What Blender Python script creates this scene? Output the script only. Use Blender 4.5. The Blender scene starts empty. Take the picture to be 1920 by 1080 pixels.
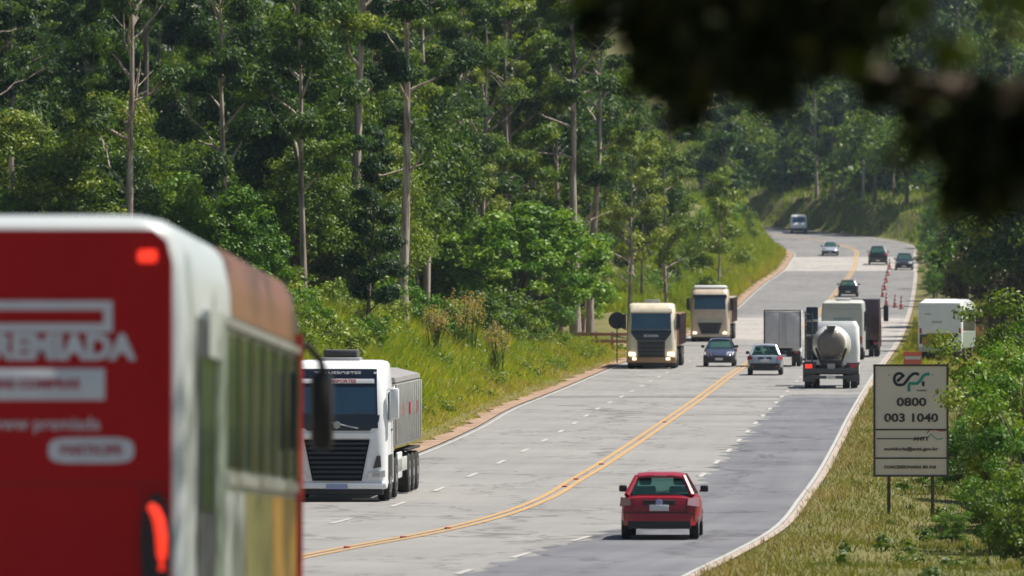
import bpy, bmesh, math, random
import numpy as np
from mathutils import Vector, Matrix

# ------------------------------------------------------------------ camera, sky, sun, exposure
F = 14000.0                     # focal length in pixels of a 1920 px wide frame
scene = bpy.context.scene
COL = scene.collection
cam_d = bpy.data.cameras.new('camera')
cam = bpy.data.objects.new('camera', cam_d)
COL.objects.link(cam)
cam.location = (0, 0, 0)
cam.rotation_euler = (math.pi / 2, 0, 0)
cam_d.sensor_width = 36.0
cam_d.lens = 36.0 * F / 1920.0
cam_d.clip_start = 0.5
cam_d.clip_end = 9000
cam_d.dof.use_dof = True
cam_d.dof.focus_distance = 215
cam_d.dof.aperture_fstop = 3.2
scene.camera = cam

SUN_EL, SUN_AZ = math.radians(62), math.radians(10)      # azimuth measured from +X towards +Y
sun_dir = Vector((math.cos(SUN_EL) * math.cos(SUN_AZ), math.cos(SUN_EL) * math.sin(SUN_AZ), math.sin(SUN_EL)))
world = bpy.data.worlds.new('World')
scene.world = world
world.use_nodes = True
wn = world.node_tree
sky = wn.nodes.new('ShaderNodeTexSky')
sky.sky_type = 'NISHITA'
sky.sun_disc = False
sky.sun_elevation = SUN_EL
sky.sun_rotation = math.atan2(sun_dir.x, sun_dir.y)
bg = wn.nodes['Background']
wn.links.new(sky.outputs[0], bg.inputs[0])
bg.inputs[1].default_value = 0.055
sun_d = bpy.data.lights.new('sun', 'SUN')
sun_d.energy = 5.0
sun_d.angle = math.radians(0.53)
sun_d.color = (1.0, 0.94, 0.84)
sun = bpy.data.objects.new('sun', sun_d)
COL.objects.link(sun)
sun.rotation_euler = (-sun_dir).to_track_quat('-Z', 'Y').to_euler()
scene.view_settings.view_transform = 'Standard'
scene.view_settings.look = 'None'
scene.view_settings.gamma = 1
scene.view_settings.exposure = 0.6
scene.view_settings.use_curve_mapping = False
scene.render.engine = 'CYCLES'
scene.cycles.use_denoising = True
scene.cycles.max_bounces = 6
scene.cycles.diffuse_bounces = 3
scene.cycles.glossy_bounces = 3
scene.cycles.transmission_bounces = 4
scene.cycles.transparent_max_bounces = 8
scene.cycles.volume_bounces = 0
scene.cycles.caustics_reflective = False
scene.cycles.caustics_refractive = False

rng = np.random.default_rng(7)
R = random.Random(11)
PI = math.pi

# ------------------------------------------------------------------ materials
def new_mat(name):
    m = bpy.data.materials.new(name)
    m.use_nodes = True
    nt = m.node_tree
    return m, nt, nt.nodes['Principled BSDF']

def simple(name, col, rough=0.5, metal=0.0, coat=0.0, var=0.12, scale=6.0, bump=0.0, bscale=40.0, emit=None, es=0.0):
    m, nt, p = new_mat(name)
    tc = nt.nodes.new('ShaderNodeTexCoord')
    n = nt.nodes.new('ShaderNodeTexNoise')
    n.inputs['Scale'].default_value = scale
    n.inputs['Detail'].default_value = 6
    nt.links.new(tc.outputs['Object'], n.inputs['Vector'])
    mx = nt.nodes.new('ShaderNodeMix'); mx.data_type = 'RGBA'
    mx.inputs['A'].default_value = (*[c * (1 - var) for c in col], 1)
    mx.inputs['B'].default_value = (*[min(1, c * (1 + var)) for c in col], 1)
    nt.links.new(n.outputs[0], mx.inputs['Factor'])
    nt.links.new(mx.outputs['Result'], p.inputs['Base Color'])
    p.inputs['Roughness'].default_value = rough
    p.inputs['Metallic'].default_value = metal
    p.inputs['Coat Weight'].default_value = coat
    p.inputs['Coat Roughness'].default_value = 0.08
    if bump:
        n2 = nt.nodes.new('ShaderNodeTexNoise'); n2.inputs['Scale'].default_value = bscale
        n2.inputs['Detail'].default_value = 4
        nt.links.new(tc.outputs['Object'], n2.inputs['Vector'])
        b = nt.nodes.new('ShaderNodeBump'); b.inputs['Strength'].default_value = bump
        b.inputs['Distance'].default_value = 0.02
        nt.links.new(n2.outputs[0], b.inputs['Height'])
        nt.links.new(b.outputs[0], p.inputs['Normal'])
    if emit:
        p.inputs['Emission Color'].default_value = (*emit, 1)
        p.inputs['Emission Strength'].default_value = es
    return m

def dirty_paint(name, col, dirt=(0.16, 0.11, 0.075), amount=0.35, rough=0.35, coat=0.5):
    """vehicle paint with road dust in noisy patches"""
    m, nt, p = new_mat(name)
    tc = nt.nodes.new('ShaderNodeTexCoord')
    n = nt.nodes.new('ShaderNodeTexNoise'); n.inputs['Scale'].default_value = 2.3; n.inputs['Detail'].default_value = 8
    n.inputs['Roughness'].default_value = 0.65
    nt.links.new(tc.outputs['Object'], n.inputs['Vector'])
    r = nt.nodes.new('ShaderNodeMapRange')
    r.inputs['From Min'].default_value = 0.45; r.inputs['From Max'].default_value = 0.8
    r.inputs['To Min'].default_value = 0.0; r.inputs['To Max'].default_value = amount
    nt.links.new(n.outputs[0], r.inputs['Value'])
    mx = nt.nodes.new('ShaderNodeMix'); mx.data_type = 'RGBA'
    mx.inputs['A'].default_value = (*col, 1); mx.inputs['B'].default_value = (*dirt, 1)
    nt.links.new(r.outputs[0], mx.inputs['Factor'])
    nt.links.new(mx.outputs['Result'], p.inputs['Base Color'])
    p.inputs['Roughness'].default_value = rough
    p.inputs['Coat Weight'].default_value = coat
    p.inputs['Coat Roughness'].default_value = 0.1
    return m

def glass(name, col, see=0.35, rough=0.06):
    m, nt, p = new_mat(name)
    p.inputs['Base Color'].default_value = (*col, 1)
    p.inputs['Roughness'].default_value = rough
    p.inputs['IOR'].default_value = 1.55
    p.inputs['Specular IOR Level'].default_value = 0.8
    t = nt.nodes.new('ShaderNodeBsdfTransparent'); t.inputs[0].default_value = (0.75, 0.9, 0.87, 1)
    mx = nt.nodes.new('ShaderNodeMixShader'); mx.inputs[0].default_value = see
    nt.links.new(p.outputs[0], mx.inputs[1]); nt.links.new(t.outputs[0], mx.inputs[2])
    nt.links.new(mx.outputs[0], nt.nodes['Material Output'].inputs[0])
    return m

def leaf_mat(name, stops, trans=0.3, rough=0.5, spec=0.35, objvar=0.5):
    """leaf colours along a per-leaf tint value, shifted a little from plant to plant"""
    m, nt, p = new_mat(name)
    a = nt.nodes.new('ShaderNodeAttribute'); a.attribute_name = 'tint'
    oi = nt.nodes.new('ShaderNodeObjectInfo')
    mr = nt.nodes.new('ShaderNodeMath'); mr.operation = 'MULTIPLY_ADD'
    mr.inputs[1].default_value = objvar; 
    sub = nt.nodes.new('ShaderNodeMath'); sub.operation = 'SUBTRACT'; sub.inputs[1].default_value = 0.5
    nt.links.new(oi.outputs['Random'], sub.inputs[0])
    nt.links.new(sub.outputs[0], mr.inputs[0]); nt.links.new(a.outputs['Fac'], mr.inputs[2])
    cr = nt.nodes.new('ShaderNodeValToRGB')
    el = cr.color_ramp.elements
    while len(el) < len(stops): el.new(0.5)
    for e, (pos, c) in zip(el, stops):
        e.position = pos; e.color = (*c, 1)
    nt.links.new(mr.outputs[0], cr.inputs[0])
    nt.links.new(cr.outputs[0], p.inputs['Base Color'])
    p.inputs['Roughness'].default_value = rough
    p.inputs['Specular IOR Level'].default_value = spec
    tr = nt.nodes.new('ShaderNodeBsdfTranslucent')
    hs = nt.nodes.new('ShaderNodeMix'); hs.data_type = 'RGBA'; hs.blend_type = 'MULTIPLY'; hs.inputs['Factor'].default_value = 1
    hs.inputs['B'].default_value = (1.25, 1.35, 0.55, 1)
    nt.links.new(cr.outputs[0], hs.inputs['A']); nt.links.new(hs.outputs['Result'], tr.inputs[0])
    mx = nt.nodes.new('ShaderNodeMixShader'); mx.inputs[0].default_value = trans
    nt.links.new(p.outputs[0], mx.inputs[1]); nt.links.new(tr.outputs[0], mx.inputs[2])
    nt.links.new(mx.outputs[0], nt.nodes['Material Output'].inputs[0])
    return m

def bark_mat(name, c1, c2, c3):
    m, nt, p = new_mat(name)
    tc = nt.nodes.new('ShaderNodeTexCoord')
    mp = nt.nodes.new('ShaderNodeMapping'); mp.inputs['Scale'].default_value = (5, 5, 0.5)
    nt.links.new(tc.outputs['Object'], mp.inputs['Vector'])
    n = nt.nodes.new('ShaderNodeTexNoise'); n.inputs['Scale'].default_value = 1.6; n.inputs['Detail'].default_value = 7
    nt.links.new(mp.outputs[0], n.inputs['Vector'])
    cr = nt.nodes.new('ShaderNodeValToRGB')
    el = cr.color_ramp.elements; el.new(0.5)
    for e, (pos, c) in zip(el, ((0.33, c1), (0.5, c2), (0.66, c3))):
        e.position = pos; e.color = (*c, 1)
    nt.links.new(n.outputs[0], cr.inputs[0]); nt.links.new(cr.outputs[0], p.inputs['Base Color'])
    p.inputs['Roughness'].default_value = 0.85
    b = nt.nodes.new('ShaderNodeBump'); b.inputs['Strength'].default_value = 0.6; b.inputs['Distance'].default_value = 0.03
    nt.links.new(n.outputs[0], b.inputs['Height']); nt.links.new(b.outputs[0], p.inputs['Normal'])
    return m

def road_mat(name, c1, c2, streak=0.25):
    """worn asphalt: blotches, grit and faint streaks along the driving direction"""
    m, nt, p = new_mat(name)
    tc = nt.nodes.new('ShaderNodeTexCoord')
    n1 = nt.nodes.new('ShaderNodeTexNoise'); n1.inputs['Scale'].default_value = 0.18; n1.inputs['Detail'].default_value = 9
    n1.inputs['Roughness'].default_value = 0.62
    nt.links.new(tc.outputs['Object'], n1.inputs['Vector'])
    uv = nt.nodes.new('ShaderNodeAttribute'); uv.attribute_name = 'lane'
    mp = nt.nodes.new('ShaderNodeMapping'); mp.inputs['Scale'].default_value = (1.6, 0.035, 1)
    nt.links.new(uv.outputs['Vector'], mp.inputs['Vector'])
    n2 = nt.nodes.new('ShaderNodeTexNoise'); n2.inputs['Scale'].default_value = 1.0; n2.inputs['Detail'].default_value = 5
    nt.links.new(mp.outputs[0], n2.inputs['Vector'])
    mp3 = nt.nodes.new('ShaderNodeMapping'); mp3.inputs['Scale'].default_value = (0.05, 0.11, 1)
    nt.links.new(uv.outputs['Vector'], mp3.inputs['Vector'])
    n3 = nt.nodes.new('ShaderNodeTexNoise'); n3.inputs['Scale'].default_value = 1.0; n3.inputs['Detail'].default_value = 3
    nt.links.new(mp3.outputs[0], n3.inputs['Vector'])
    ad = nt.nodes.new('ShaderNodeMath'); ad.operation = 'MULTIPLY_ADD'; ad.inputs[1].default_value = streak * 2
    nt.links.new(n2.outputs[0], ad.inputs[0]); nt.links.new(n1.outputs[0], ad.inputs[2])
    ad2 = nt.nodes.new('ShaderNodeMath'); ad2.operation = 'MULTIPLY_ADD'; ad2.inputs[1].default_value = 0.7
    nt.links.new(n3.outputs[0], ad2.inputs[0]); nt.links.new(ad.outputs[0], ad2.inputs[2])
    mr = nt.nodes.new('ShaderNodeMapRange')
    c = 0.5 + streak + 0.35
    mr.inputs['From Min'].default_value = c - 0.3; mr.inputs['From Max'].default_value = c + 0.3
    nt.links.new(ad2.outputs[0], mr.inputs['Value'])
    mx = nt.nodes.new('ShaderNodeMix'); mx.data_type = 'RGBA'
    mx.inputs['A'].default_value = (*c1, 1); mx.inputs['B'].default_value = (*c2, 1)
    nt.links.new(mr.outputs[0], mx.inputs['Factor'])
    # thin dark cracks
    w = nt.nodes.new('ShaderNodeTexVoronoi'); w.feature = 'DISTANCE_TO_EDGE'; w.inputs['Scale'].default_value = 0.22
    wmp = nt.nodes.new('ShaderNodeMapping'); wmp.inputs['Scale'].default_value = (1, 0.35, 1)
    nd = nt.nodes.new('ShaderNodeMix'); nd.data_type = 'RGBA'; nd.inputs['Factor'].default_value = 0.25
    n4 = nt.nodes.new('ShaderNodeTexNoise'); n4.inputs['Scale'].default_value = 0.5; n4.inputs['Detail'].default_value = 5
    nt.links.new(tc.outputs['Object'], n4.inputs['Vector'])
    nt.links.new(tc.outputs['Object'], wmp.inputs['Vector'])
    va = nt.nodes.new('ShaderNodeVectorMath'); va.operation = 'MULTIPLY_ADD'; va.inputs[1].default_value = (5, 5, 0)
    nt.links.new(n4.outputs['Color'], va.inputs[0]); nt.links.new(wmp.outputs[0], va.inputs[2])
    nt.links.new(va.outputs[0], w.inputs['Vector'])
    cr = nt.nodes.new('ShaderNodeMapRange'); cr.inputs['From Min'].default_value = 0.006; cr.inputs['From Max'].default_value = 0.024
    cr.inputs['To Min'].default_value = 0.55; cr.inputs['To Max'].default_value = 1.0
    nt.links.new(w.outputs['Distance'], cr.inputs['Value'])
    mu = nt.nodes.new('ShaderNodeMix'); mu.data_type = 'RGBA'; mu.blend_type = 'MULTIPLY'; mu.inputs['Factor'].default_value = 1
    nt.links.new(mx.outputs['Result'], mu.inputs['A']); nt.links.new(cr.outputs[0], mu.inputs['B'])
    g = nt.nodes.new('ShaderNodeTexNoise'); g.inputs['Scale'].default_value = 6; g.inputs['Detail'].default_value = 9; g.inputs['Roughness'].default_value = 0.72
    nt.links.new(tc.outputs['Object'], g.inputs['Vector'])
    gm = nt.nodes.new('ShaderNodeMapRange'); gm.inputs['To Min'].default_value = 0.76; gm.inputs['To Max'].default_value = 1.24
    nt.links.new(g.outputs[0], gm.inputs['Value'])
    mu2 = nt.nodes.new('ShaderNodeMix'); mu2.data_type = 'RGBA'; mu2.blend_type = 'MULTIPLY'; mu2.inputs['Factor'].default_value = 1
    nt.links.new(mu.outputs['Result'], mu2.inputs['A']); nt.links.new(gm.outputs[0], mu2.inputs['B'])
    nt.links.new(mu2.outputs['Result'], p.inputs['Base Color'])
    p.inputs['Roughness'].default_value = 0.8
    b = nt.nodes.new('ShaderNodeBump'); b.inputs['Strength'].default_value = 0.3; b.inputs['Distance'].default_value = 0.02
    nt.links.new(g.outputs[0], b.inputs['Height']); nt.links.new(b.outputs[0], p.inputs['Normal'])
    return m

def soil_mat(name, stops, scale=0.35):
    m, nt, p = new_mat(name)
    tc = nt.nodes.new('ShaderNodeTexCoord')
    n = nt.nodes.new('ShaderNodeTexNoise'); n.inputs['Scale'].default_value = scale; n.inputs['Detail'].default_value = 10
    n.inputs['Roughness'].default_value = 0.7
    nt.links.new(tc.outputs['Object'], n.inputs['Vector'])
    cr = nt.nodes.new('ShaderNodeValToRGB'); el = cr.color_ramp.elements
    while len(el) < len(stops): el.new(0.5)
    for e, (pos, c) in zip(el, stops):
        e.position = pos; e.color = (*c, 1)
    nt.links.new(n.outputs[0], cr.inputs[0]); nt.links.new(cr.outputs[0], p.inputs['Base Color'])
    p.inputs['Roughness'].default_value = 0.95
    b = nt.nodes.new('ShaderNodeBump'); b.inputs['Strength'].default_value = 0.8; b.inputs['Distance'].default_value = 0.1
    n2 = nt.nodes.new('ShaderNodeTexNoise'); n2.inputs['Scale'].default_value = 3; n2.inputs['Detail'].default_value = 8
    nt.links.new(tc.outputs['Object'], n2.inputs['Vector'])
    nt.links.new(n2.outputs[0], b.inputs['Height']); nt.links.new(b.outputs[0], p.inputs['Normal'])
    return m

M = {}
M['asphalt'] = road_mat('old_asphalt', (0.185, 0.18, 0.176), (0.26, 0.252, 0.24))
M['asphalt_dark'] = road_mat('new_asphalt', (0.095, 0.098, 0.112), (0.16, 0.162, 0.175), 0.35)
M['asphalt_mid'] = road_mat('mid_asphalt', (0.145, 0.141, 0.141), (0.2, 0.196, 0.192))
M['asphalt_pale'] = road_mat('pale_asphalt', (0.28, 0.265, 0.25), (0.38, 0.355, 0.335))
M['white_line'] = simple('white_road_paint', (0.38, 0.37, 0.35), 0.75, var=0.45, scale=5)
M['yellow_line'] = simple('yellow_road_paint', (0.40, 0.25, 0.11), 0.8, var=0.3, scale=2.5)
M['gutter'] = simple('concrete_gutter', (0.36, 0.30, 0.255), 0.9, var=0.4, scale=1.2, bump=0.3)
M['dirt'] = soil_mat('red_dirt', ((0.3, (0.15, 0.095, 0.06)), (0.5, (0.29, 0.19, 0.13)), (0.7, (0.40, 0.29, 0.21))), 0.8)
M['ground'] = soil_mat('ground_soil', ((0.3, (0.06, 0.07, 0.014)), (0.5, (0.12, 0.115, 0.028)), (0.7, (0.18, 0.135, 0.05))), 0.25)
M['leaf_dark'] = leaf_mat('eucalyptus_leaf', ((0.0, (0.012, 0.04, 0.012)), (0.4, (0.038, 0.088, 0.011)), (0.72, (0.125, 0.195, 0.015)), (1.0, (0.27, 0.30, 0.03))), 0.4)
M['leaf_shade'] = leaf_mat('shaded_mango_leaf', ((0.0, (0.011, 0.02, 0.005)), (0.6, (0.026, 0.04, 0.008)), (1.0, (0.12, 0.12, 0.015))), 0.12, spec=0.15)  # mango green darkened, so the overhang's shade is partly in the colour
M['leaf_bright'] = leaf_mat('broad_leaf', ((0.0, (0.03, 0.09, 0.010)), (0.5, (0.10, 0.215, 0.013)), (1.0, (0.24, 0.34, 0.02))), 0.3)
M['leaf_yellow'] = leaf_mat('yellow_green_leaf', ((0.0, (0.06, 0.11, 0.012)), (0.5, (0.16, 0.23, 0.02)), (1.0, (0.32, 0.33, 0.06))), 0.3)
M['leaf_brown'] = leaf_mat('dull_leaf', ((0.0, (0.03, 0.045, 0.018)), (0.5, (0.075, 0.08, 0.035)), (1.0, (0.17, 0.14, 0.075))), 0.2)
M['grass'] = leaf_mat('grass_blade', ((0.0, (0.09, 0.17, 0.008)), (0.35, (0.24, 0.30, 0.014)), (0.65, (0.36, 0.33, 0.035)), (0.85, (0.38, 0.26, 0.10)), (1.0, (0.44, 0.34, 0.19))), 0.5, objvar=0.0)
M['verge'] = leaf_mat('verge_blade', ((0.0, (0.05, 0.085, 0.010)), (0.35, (0.13, 0.15, 0.016)), (0.65, (0.21, 0.18, 0.035)), (0.85, (0.26, 0.18, 0.07)), (1.0, (0.34, 0.26, 0.14))), 0.4, objvar=0.0)
M['bark_pale'] = bark_mat('pale_bark', (0.14, 0.10, 0.08), (0.34, 0.28, 0.24), (0.5, 0.44, 0.38))
M['bark_mid'] = bark_mat('grey_brown_bark', (0.07, 0.05, 0.04), (0.16, 0.125, 0.10), (0.30, 0.25, 0.21))
M['bark_dark'] = bark_mat('dark_bark', (0.05, 0.035, 0.028), (0.12, 0.085, 0.065), (0.22, 0.17, 0.14))
M['white'] = dirty_paint('white_paint', (0.84, 0.86, 0.88), amount=0.12)
M['cream'] = dirty_paint('cream_paint', (0.74, 0.67, 0.52), amount=0.35)
M['beige'] = dirty_paint('beige_paint', (0.64, 0.53, 0.42), amount=0.35)
M['gold'] = dirty_paint('golden_brown_paint', (0.36, 0.20, 0.08), amount=0.4)
M['silver'] = simple('silver_paint', (0.38, 0.42, 0.49), 0.35, 0.4, 0.4, 0.06)
M['red'] = simple('dark_red_paint', (0.27, 0.005, 0.018), 0.42, 0.0, 0.25, 0.1)
M['blue'] = simple('dark_blue_paint', (0.045, 0.055, 0.11), 0.3, 0.3, 0.8, 0.1)
M['blackpaint'] = simple('black_paint', (0.015, 0.016, 0.022), 0.3, 0.2, 0.8, 0.1)
M['maroon'] = dirty_paint('maroon_paint', (0.05, 0.018, 0.025), amount=0.3)
M['greybox'] = dirty_paint('grey_box_panel', (0.30, 0.285, 0.28), amount=0.35, coat=0.1, rough=0.5)
M['boxgrey'] = dirty_paint('light_grey_box', (0.56, 0.56, 0.575), amount=0.3, coat=0.1, rough=0.5)
M['palebox'] = dirty_paint('pale_grey_panel', (0.50, 0.51, 0.47), amount=0.3, coat=0.2, rough=0.5)
M['black'] = simple('black_plastic', (0.018, 0.018, 0.02), 0.55, var=0.3)
M['darkgrey'] = simple('dark_grey_plastic', (0.06, 0.06, 0.063), 0.6, var=0.3)
M['navy'] = simple('navy_gloss', (0.008, 0.014, 0.028), 0.3, coat=0.3)
M['rubber'] = simple('tyre_rubber', (0.02, 0.019, 0.018), 0.9, var=0.4)
M['steel'] = simple('painted_steel', (0.42, 0.42, 0.42), 0.4, 0.6)
M['rim'] = simple('wheel_rim', (0.5, 0.5, 0.5), 0.35, 0.7)
M['glass'] = glass('window_glass', (0.02, 0.06, 0.065), 0.76)
M['glassdark'] = glass('dark_glass', (0.012, 0.03, 0.045), 0.12, 0.08)
M['glassblue'] = glass('windscreen_glass', (0.025, 0.085, 0.15), 0.12, 0.12)  # blue base colour stands in for reflected sky
M['plate'] = simple('plate_white', (0.62, 0.62, 0.62), 0.5)
M['plateblue'] = simple('plate_blue', (0.30, 0.34, 0.55), 0.5)
M['tail'] = simple('tail_lamp_red', (0.35, 0.015, 0.02), 0.2, coat=0.6)
M['lamp_smoke'] = simple('smoked_lamp', (0.30, 0.16, 0.19), 0.2, coat=0.6, var=0.3)
M['tail_lit'] = simple('tail_lamp_lit', (0.7, 0.03, 0.01), 0.3, emit=(1.0, 0.045, 0.02), es=0.7)
M['lamp'] = simple('clear_lamp', (0.62, 0.64, 0.66), 0.15, 0.3, 0.8)
M['lamp_lit'] = simple('lit_headlamp', (0.8, 0.75, 0.6), 0.3, emit=(1.0, 0.86, 0.58), es=1.6)
M['amber'] = simple('amber_lamp', (0.7, 0.25, 0.03), 0.3)
M['grille'] = simple('grille_black', (0.006, 0.008, 0.013), 0.7, var=0.2)
M['grille'].node_tree.nodes['Principled BSDF'].inputs['Specular IOR Level'].default_value = 0.12
M['slat'] = simple('grille_slat_grey', (0.022, 0.026, 0.036), 0.6, var=0.2)
M['interior'] = simple('interior_dark', (0.03, 0.03, 0.032), 0.9)
M['seat'] = simple('seat_fabric', (0.045, 0.05, 0.07), 0.9)
M['sign_face'] = simple('sign_face_grey', (0.72, 0.64, 0.57), 0.6, var=0.12, scale=1.5)
M['sign_frame'] = simple('sign_frame_brown', (0.07, 0.06, 0.055), 0.7, var=0.3)
M['ink'] = simple('dark_ink', (0.045, 0.04, 0.04), 0.6)
M['inknavy'] = simple('navy_ink', (0.015, 0.016, 0.04), 0.6)
M['teal'] = simple('teal_ink', (0.02, 0.27, 0.23), 0.6)
M['redtext'] = simple('red_ink', (0.4, 0.03, 0.05), 0.6)
M['whitetext'] = simple('white_ink', (0.62, 0.64, 0.68), 0.6)
M['busred'] = simple('bus_red', (0.43, 0.013, 0.014), 0.6, var=0.12, scale=1.5)
M['busred'].node_tree.nodes['Principled BSDF'].inputs['Specular IOR Level'].default_value = 0.15
M['buswhite'] = simple('bus_white', (0.47, 0.51, 0.52), 0.4, coat=0.3, var=0.06)
M['busyellow'] = simple('bus_yellow', (0.42, 0.20, 0.025), 0.4, coat=0.3)
M['busolive'] = simple('bus_olive', (0.22, 0.20, 0.075), 0.35, coat=0.3)
M['busorange'] = simple('bus_orange_brown', (0.24, 0.09, 0.05), 0.4, coat=0.3)
M['busgreen'] = simple('bus_grey_green', (0.30, 0.37, 0.33), 0.4, coat=0.3)
M['drum'] = dirty_paint('drum_paint', (0.66, 0.65, 0.63), amount=0.6, rough=0.5)
M['drumend'] = dirty_paint('drum_end_paint', (0.19, 0.165, 0.15), dirt=(0.10, 0.07, 0.05), amount=0.9, rough=0.6, coat=0.1)
M['orange'] = simple('orange_plastic', (0.75, 0.16, 0.07), 0.5)
M['conered'] = simple('cone_red', (0.42, 0.06, 0.045), 0.6)
M['wood_red'] = simple('weathered_red_wood', (0.30, 0.15, 0.10), 0.8, var=0.3, bump=0.3)
M['wood_dark'] = simple('dark_wood', (0.05, 0.03, 0.024), 0.8, var=0.3, bump=0.3)

# ------------------------------------------------------------------ mesh helpers
def tag(o, label=None, cat=None, group=None, kind=None):
    if label: o['label'] = label
    if cat: o['category'] = cat
    if group: o['group'] = group
    if kind: o['kind'] = kind
    return o

def empty(name, loc=(0, 0, 0), rot=(0, 0, 0)):
    o = bpy.data.objects.new(name, None)
    COL.objects.link(o); o.location = loc; o.rotation_euler = rot
    o.empty_display_size = 0.3
    return o

def link(name, me, parent=None, m=None):
    o = bpy.data.objects.new(name, me)
    COL.objects.link(o)
    if m is not None and not me.materials: me.materials.append(m)
    if parent is not None: o.parent = parent
    return o

def copy_tree(o, parent=None):
    c = o.copy(); COL.objects.link(c); c.parent = parent
    for ch in list(o.children): copy_tree(ch, c)
    return c

class MB:
    def __init__(s): s.bm = bmesh.new()
    def face(s, vs):
        try: return s.bm.faces.new(vs)
        except ValueError: return None
    def box(s, x0, x1, y0, y1, z0, z1, bev=0.0, seg=2):
        b = bmesh.new()
        bmesh.ops.create_cube(b, size=1)
        for v in b.verts:
            v.co = Vector(((x0 + x1) / 2 + v.co.x * (x1 - x0), (y0 + y1) / 2 + v.co.y * (y1 - y0), (z0 + z1) / 2 + v.co.z * (z1 - z0)))
        if bev: bmesh.ops.bevel(b, geom=b.edges[:], offset=bev, segments=seg, profile=0.5, affect='EDGES')
        s.merge(b); return s
    def merge(s, b, mat=None):
        mp = {}
        for v in b.verts: mp[v] = s.bm.verts.new(mat @ v.co if mat is not None else v.co)
        for f in b.faces: s.face([mp[v] for v in f.verts])
        b.free()
    def prism(s, pts, thick, normal=None):
        """polygon pts (3-D, planar) extruded by thick along its normal (both caps)"""
        P = [Vector(p) for p in pts]
        if normal is None:
            n = Vector((0, 0, 0))
            for i in range(len(P)):
                a, b = P[i], P[(i + 1) % len(P)]
                n += a.cross(b)
            n.normalize()
        else: n = Vector(normal).normalized()
        a = [s.bm.verts.new(p) for p in P]; b = [s.bm.verts.new(p + n * thick) for p in P]
        s.face(a[::-1]); s.face(b)
        for i in range(len(P)):
            j = (i + 1) % len(P); s.face([a[i], a[j], b[j], b[i]])
        return s
    def loft(s, rings, cap=True, closed=True):
        vr = [[s.bm.verts.new(p) for p in r] for r in rings]
        for a, b in zip(vr, vr[1:]):
            n = len(a)
            for i in range(n if closed else n - 1):
                j = (i + 1) % n
                s.face([a[i], a[j], b[j], b[i]])
        if cap:
            s.face(vr[0][::-1]); s.face(vr[-1])
        return s
    def tube(s, pts, rad, n=8, cap=True):
        pts = [Vector(p) for p in pts]
        if not hasattr(rad, '__len__'): rad = [rad] * len(pts)
        rings = []
        for i, p in enumerate(pts):
            d = (pts[min(i + 1, len(pts) - 1)] - pts[max(i - 1, 0)]).normalized()
            u = d.cross(Vector((0, 0, 1)))
            if u.length < 1e-3: u = d.cross(Vector((1, 0, 0)))
            u.normalize(); w = u.cross(d)
            rings.append([p + (u * math.cos(2 * PI * k / n) + w * math.sin(2 * PI * k / n)) * rad[i] for k in range(n)])
        return s.loft(rings, cap)
    def cyl(s, p0, p1, r, n=20): return s.tube([p0, p1], r, n)
    def disc_lathe(s, axis_p, axis_d, prof, n=24):
        """profile [(along, radius)] turned about an axis"""
        d = Vector(axis_d).normalized(); u = d.cross(Vector((0, 0, 1)))
        if u.length < 1e-3: u = d.cross(Vector((0, 1, 0)))
        u.normalize(); w = u.cross(d); p = Vector(axis_p)
        rings = [[p + d * a + (u * math.cos(2 * PI * k / n) + w * math.sin(2 * PI * k / n)) * r for k in range(n)] for a, r in prof]
        return s.loft(rings)
    def build(s, name, m, parent=None, angle=35):
        bmesh.ops.recalc_face_normals(s.bm, faces=s.bm.faces[:])
        me = bpy.data.meshes.new(name)
        s.bm.to_mesh(me); s.bm.free()
        me.polygons.foreach_set('use_smooth', [True] * len(me.polygons))
        me.set_sharp_from_angle(angle=math.radians(angle))
        me.materials.append(m)
        return link(name, me, parent)

def bx(name, m, parent, x0, x1, y0, y1, z0, z1, bev=0.0):
    return MB().box(x0, x1, y0, y1, z0, z1, bev).build(name, m, parent)

def raw_mesh(name, V, Fc, k, tint=None, m=None, smooth=False):
    """mesh from numpy arrays, all faces with k corners"""
    me = bpy.data.meshes.new(name)
    V = np.asarray(V, dtype=np.float32); Fc = np.asarray(Fc, dtype=np.int32)
    me.vertices.add(len(V)); me.vertices.foreach_set('co', V.ravel())
    nf = len(Fc)
    me.loops.add(nf * k); me.loops.foreach_set('vertex_index', Fc.ravel())
    me.polygons.add(nf); me.polygons.foreach_set('loop_start', np.arange(0, nf * k, k, dtype=np.int32))
    if smooth: me.polygons.foreach_set('use_smooth', np.ones(nf, dtype=bool))
    me.update(calc_edges=True)
    if tint is not None:
        a = me.attributes.new('tint', 'FLOAT', 'FACE'); a.data.foreach_set('value', np.asarray(tint, dtype=np.float32))
    if m: me.materials.append(m)
    return me

_text_cache = {}
def text(name, body, size, m, parent, loc, rot=(PI / 2, 0, 0), align='CENTER', bold=0.0, depth=0.004, sx=1.0):
    key = (body, size, bold, align, m.name, depth, sx)
    if key not in _text_cache:
        c = bpy.data.curves.new('text', 'FONT'); c.body = body; c.size = size; c.align_x = align; c.align_y = 'CENTER'
        c.offset = bold; c.extrude = depth; c.resolution_u = 3
        o = bpy.data.objects.new('text', c); COL.objects.link(o)
        dg = bpy.context.evaluated_depsgraph_get()
        me = bpy.data.meshes.new_from_object(o.evaluated_get(dg))
        bpy.data.objects.remove(o)
        if sx != 1.0:
            for v in me.vertices: v.co.x *= sx
        me.materials.clear(); me.materials.append(m)
        _text_cache[key] = me
    o = link(name, _text_cache[key], parent)
    o.location = loc; o.rotation_euler = rot
    return o

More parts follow.
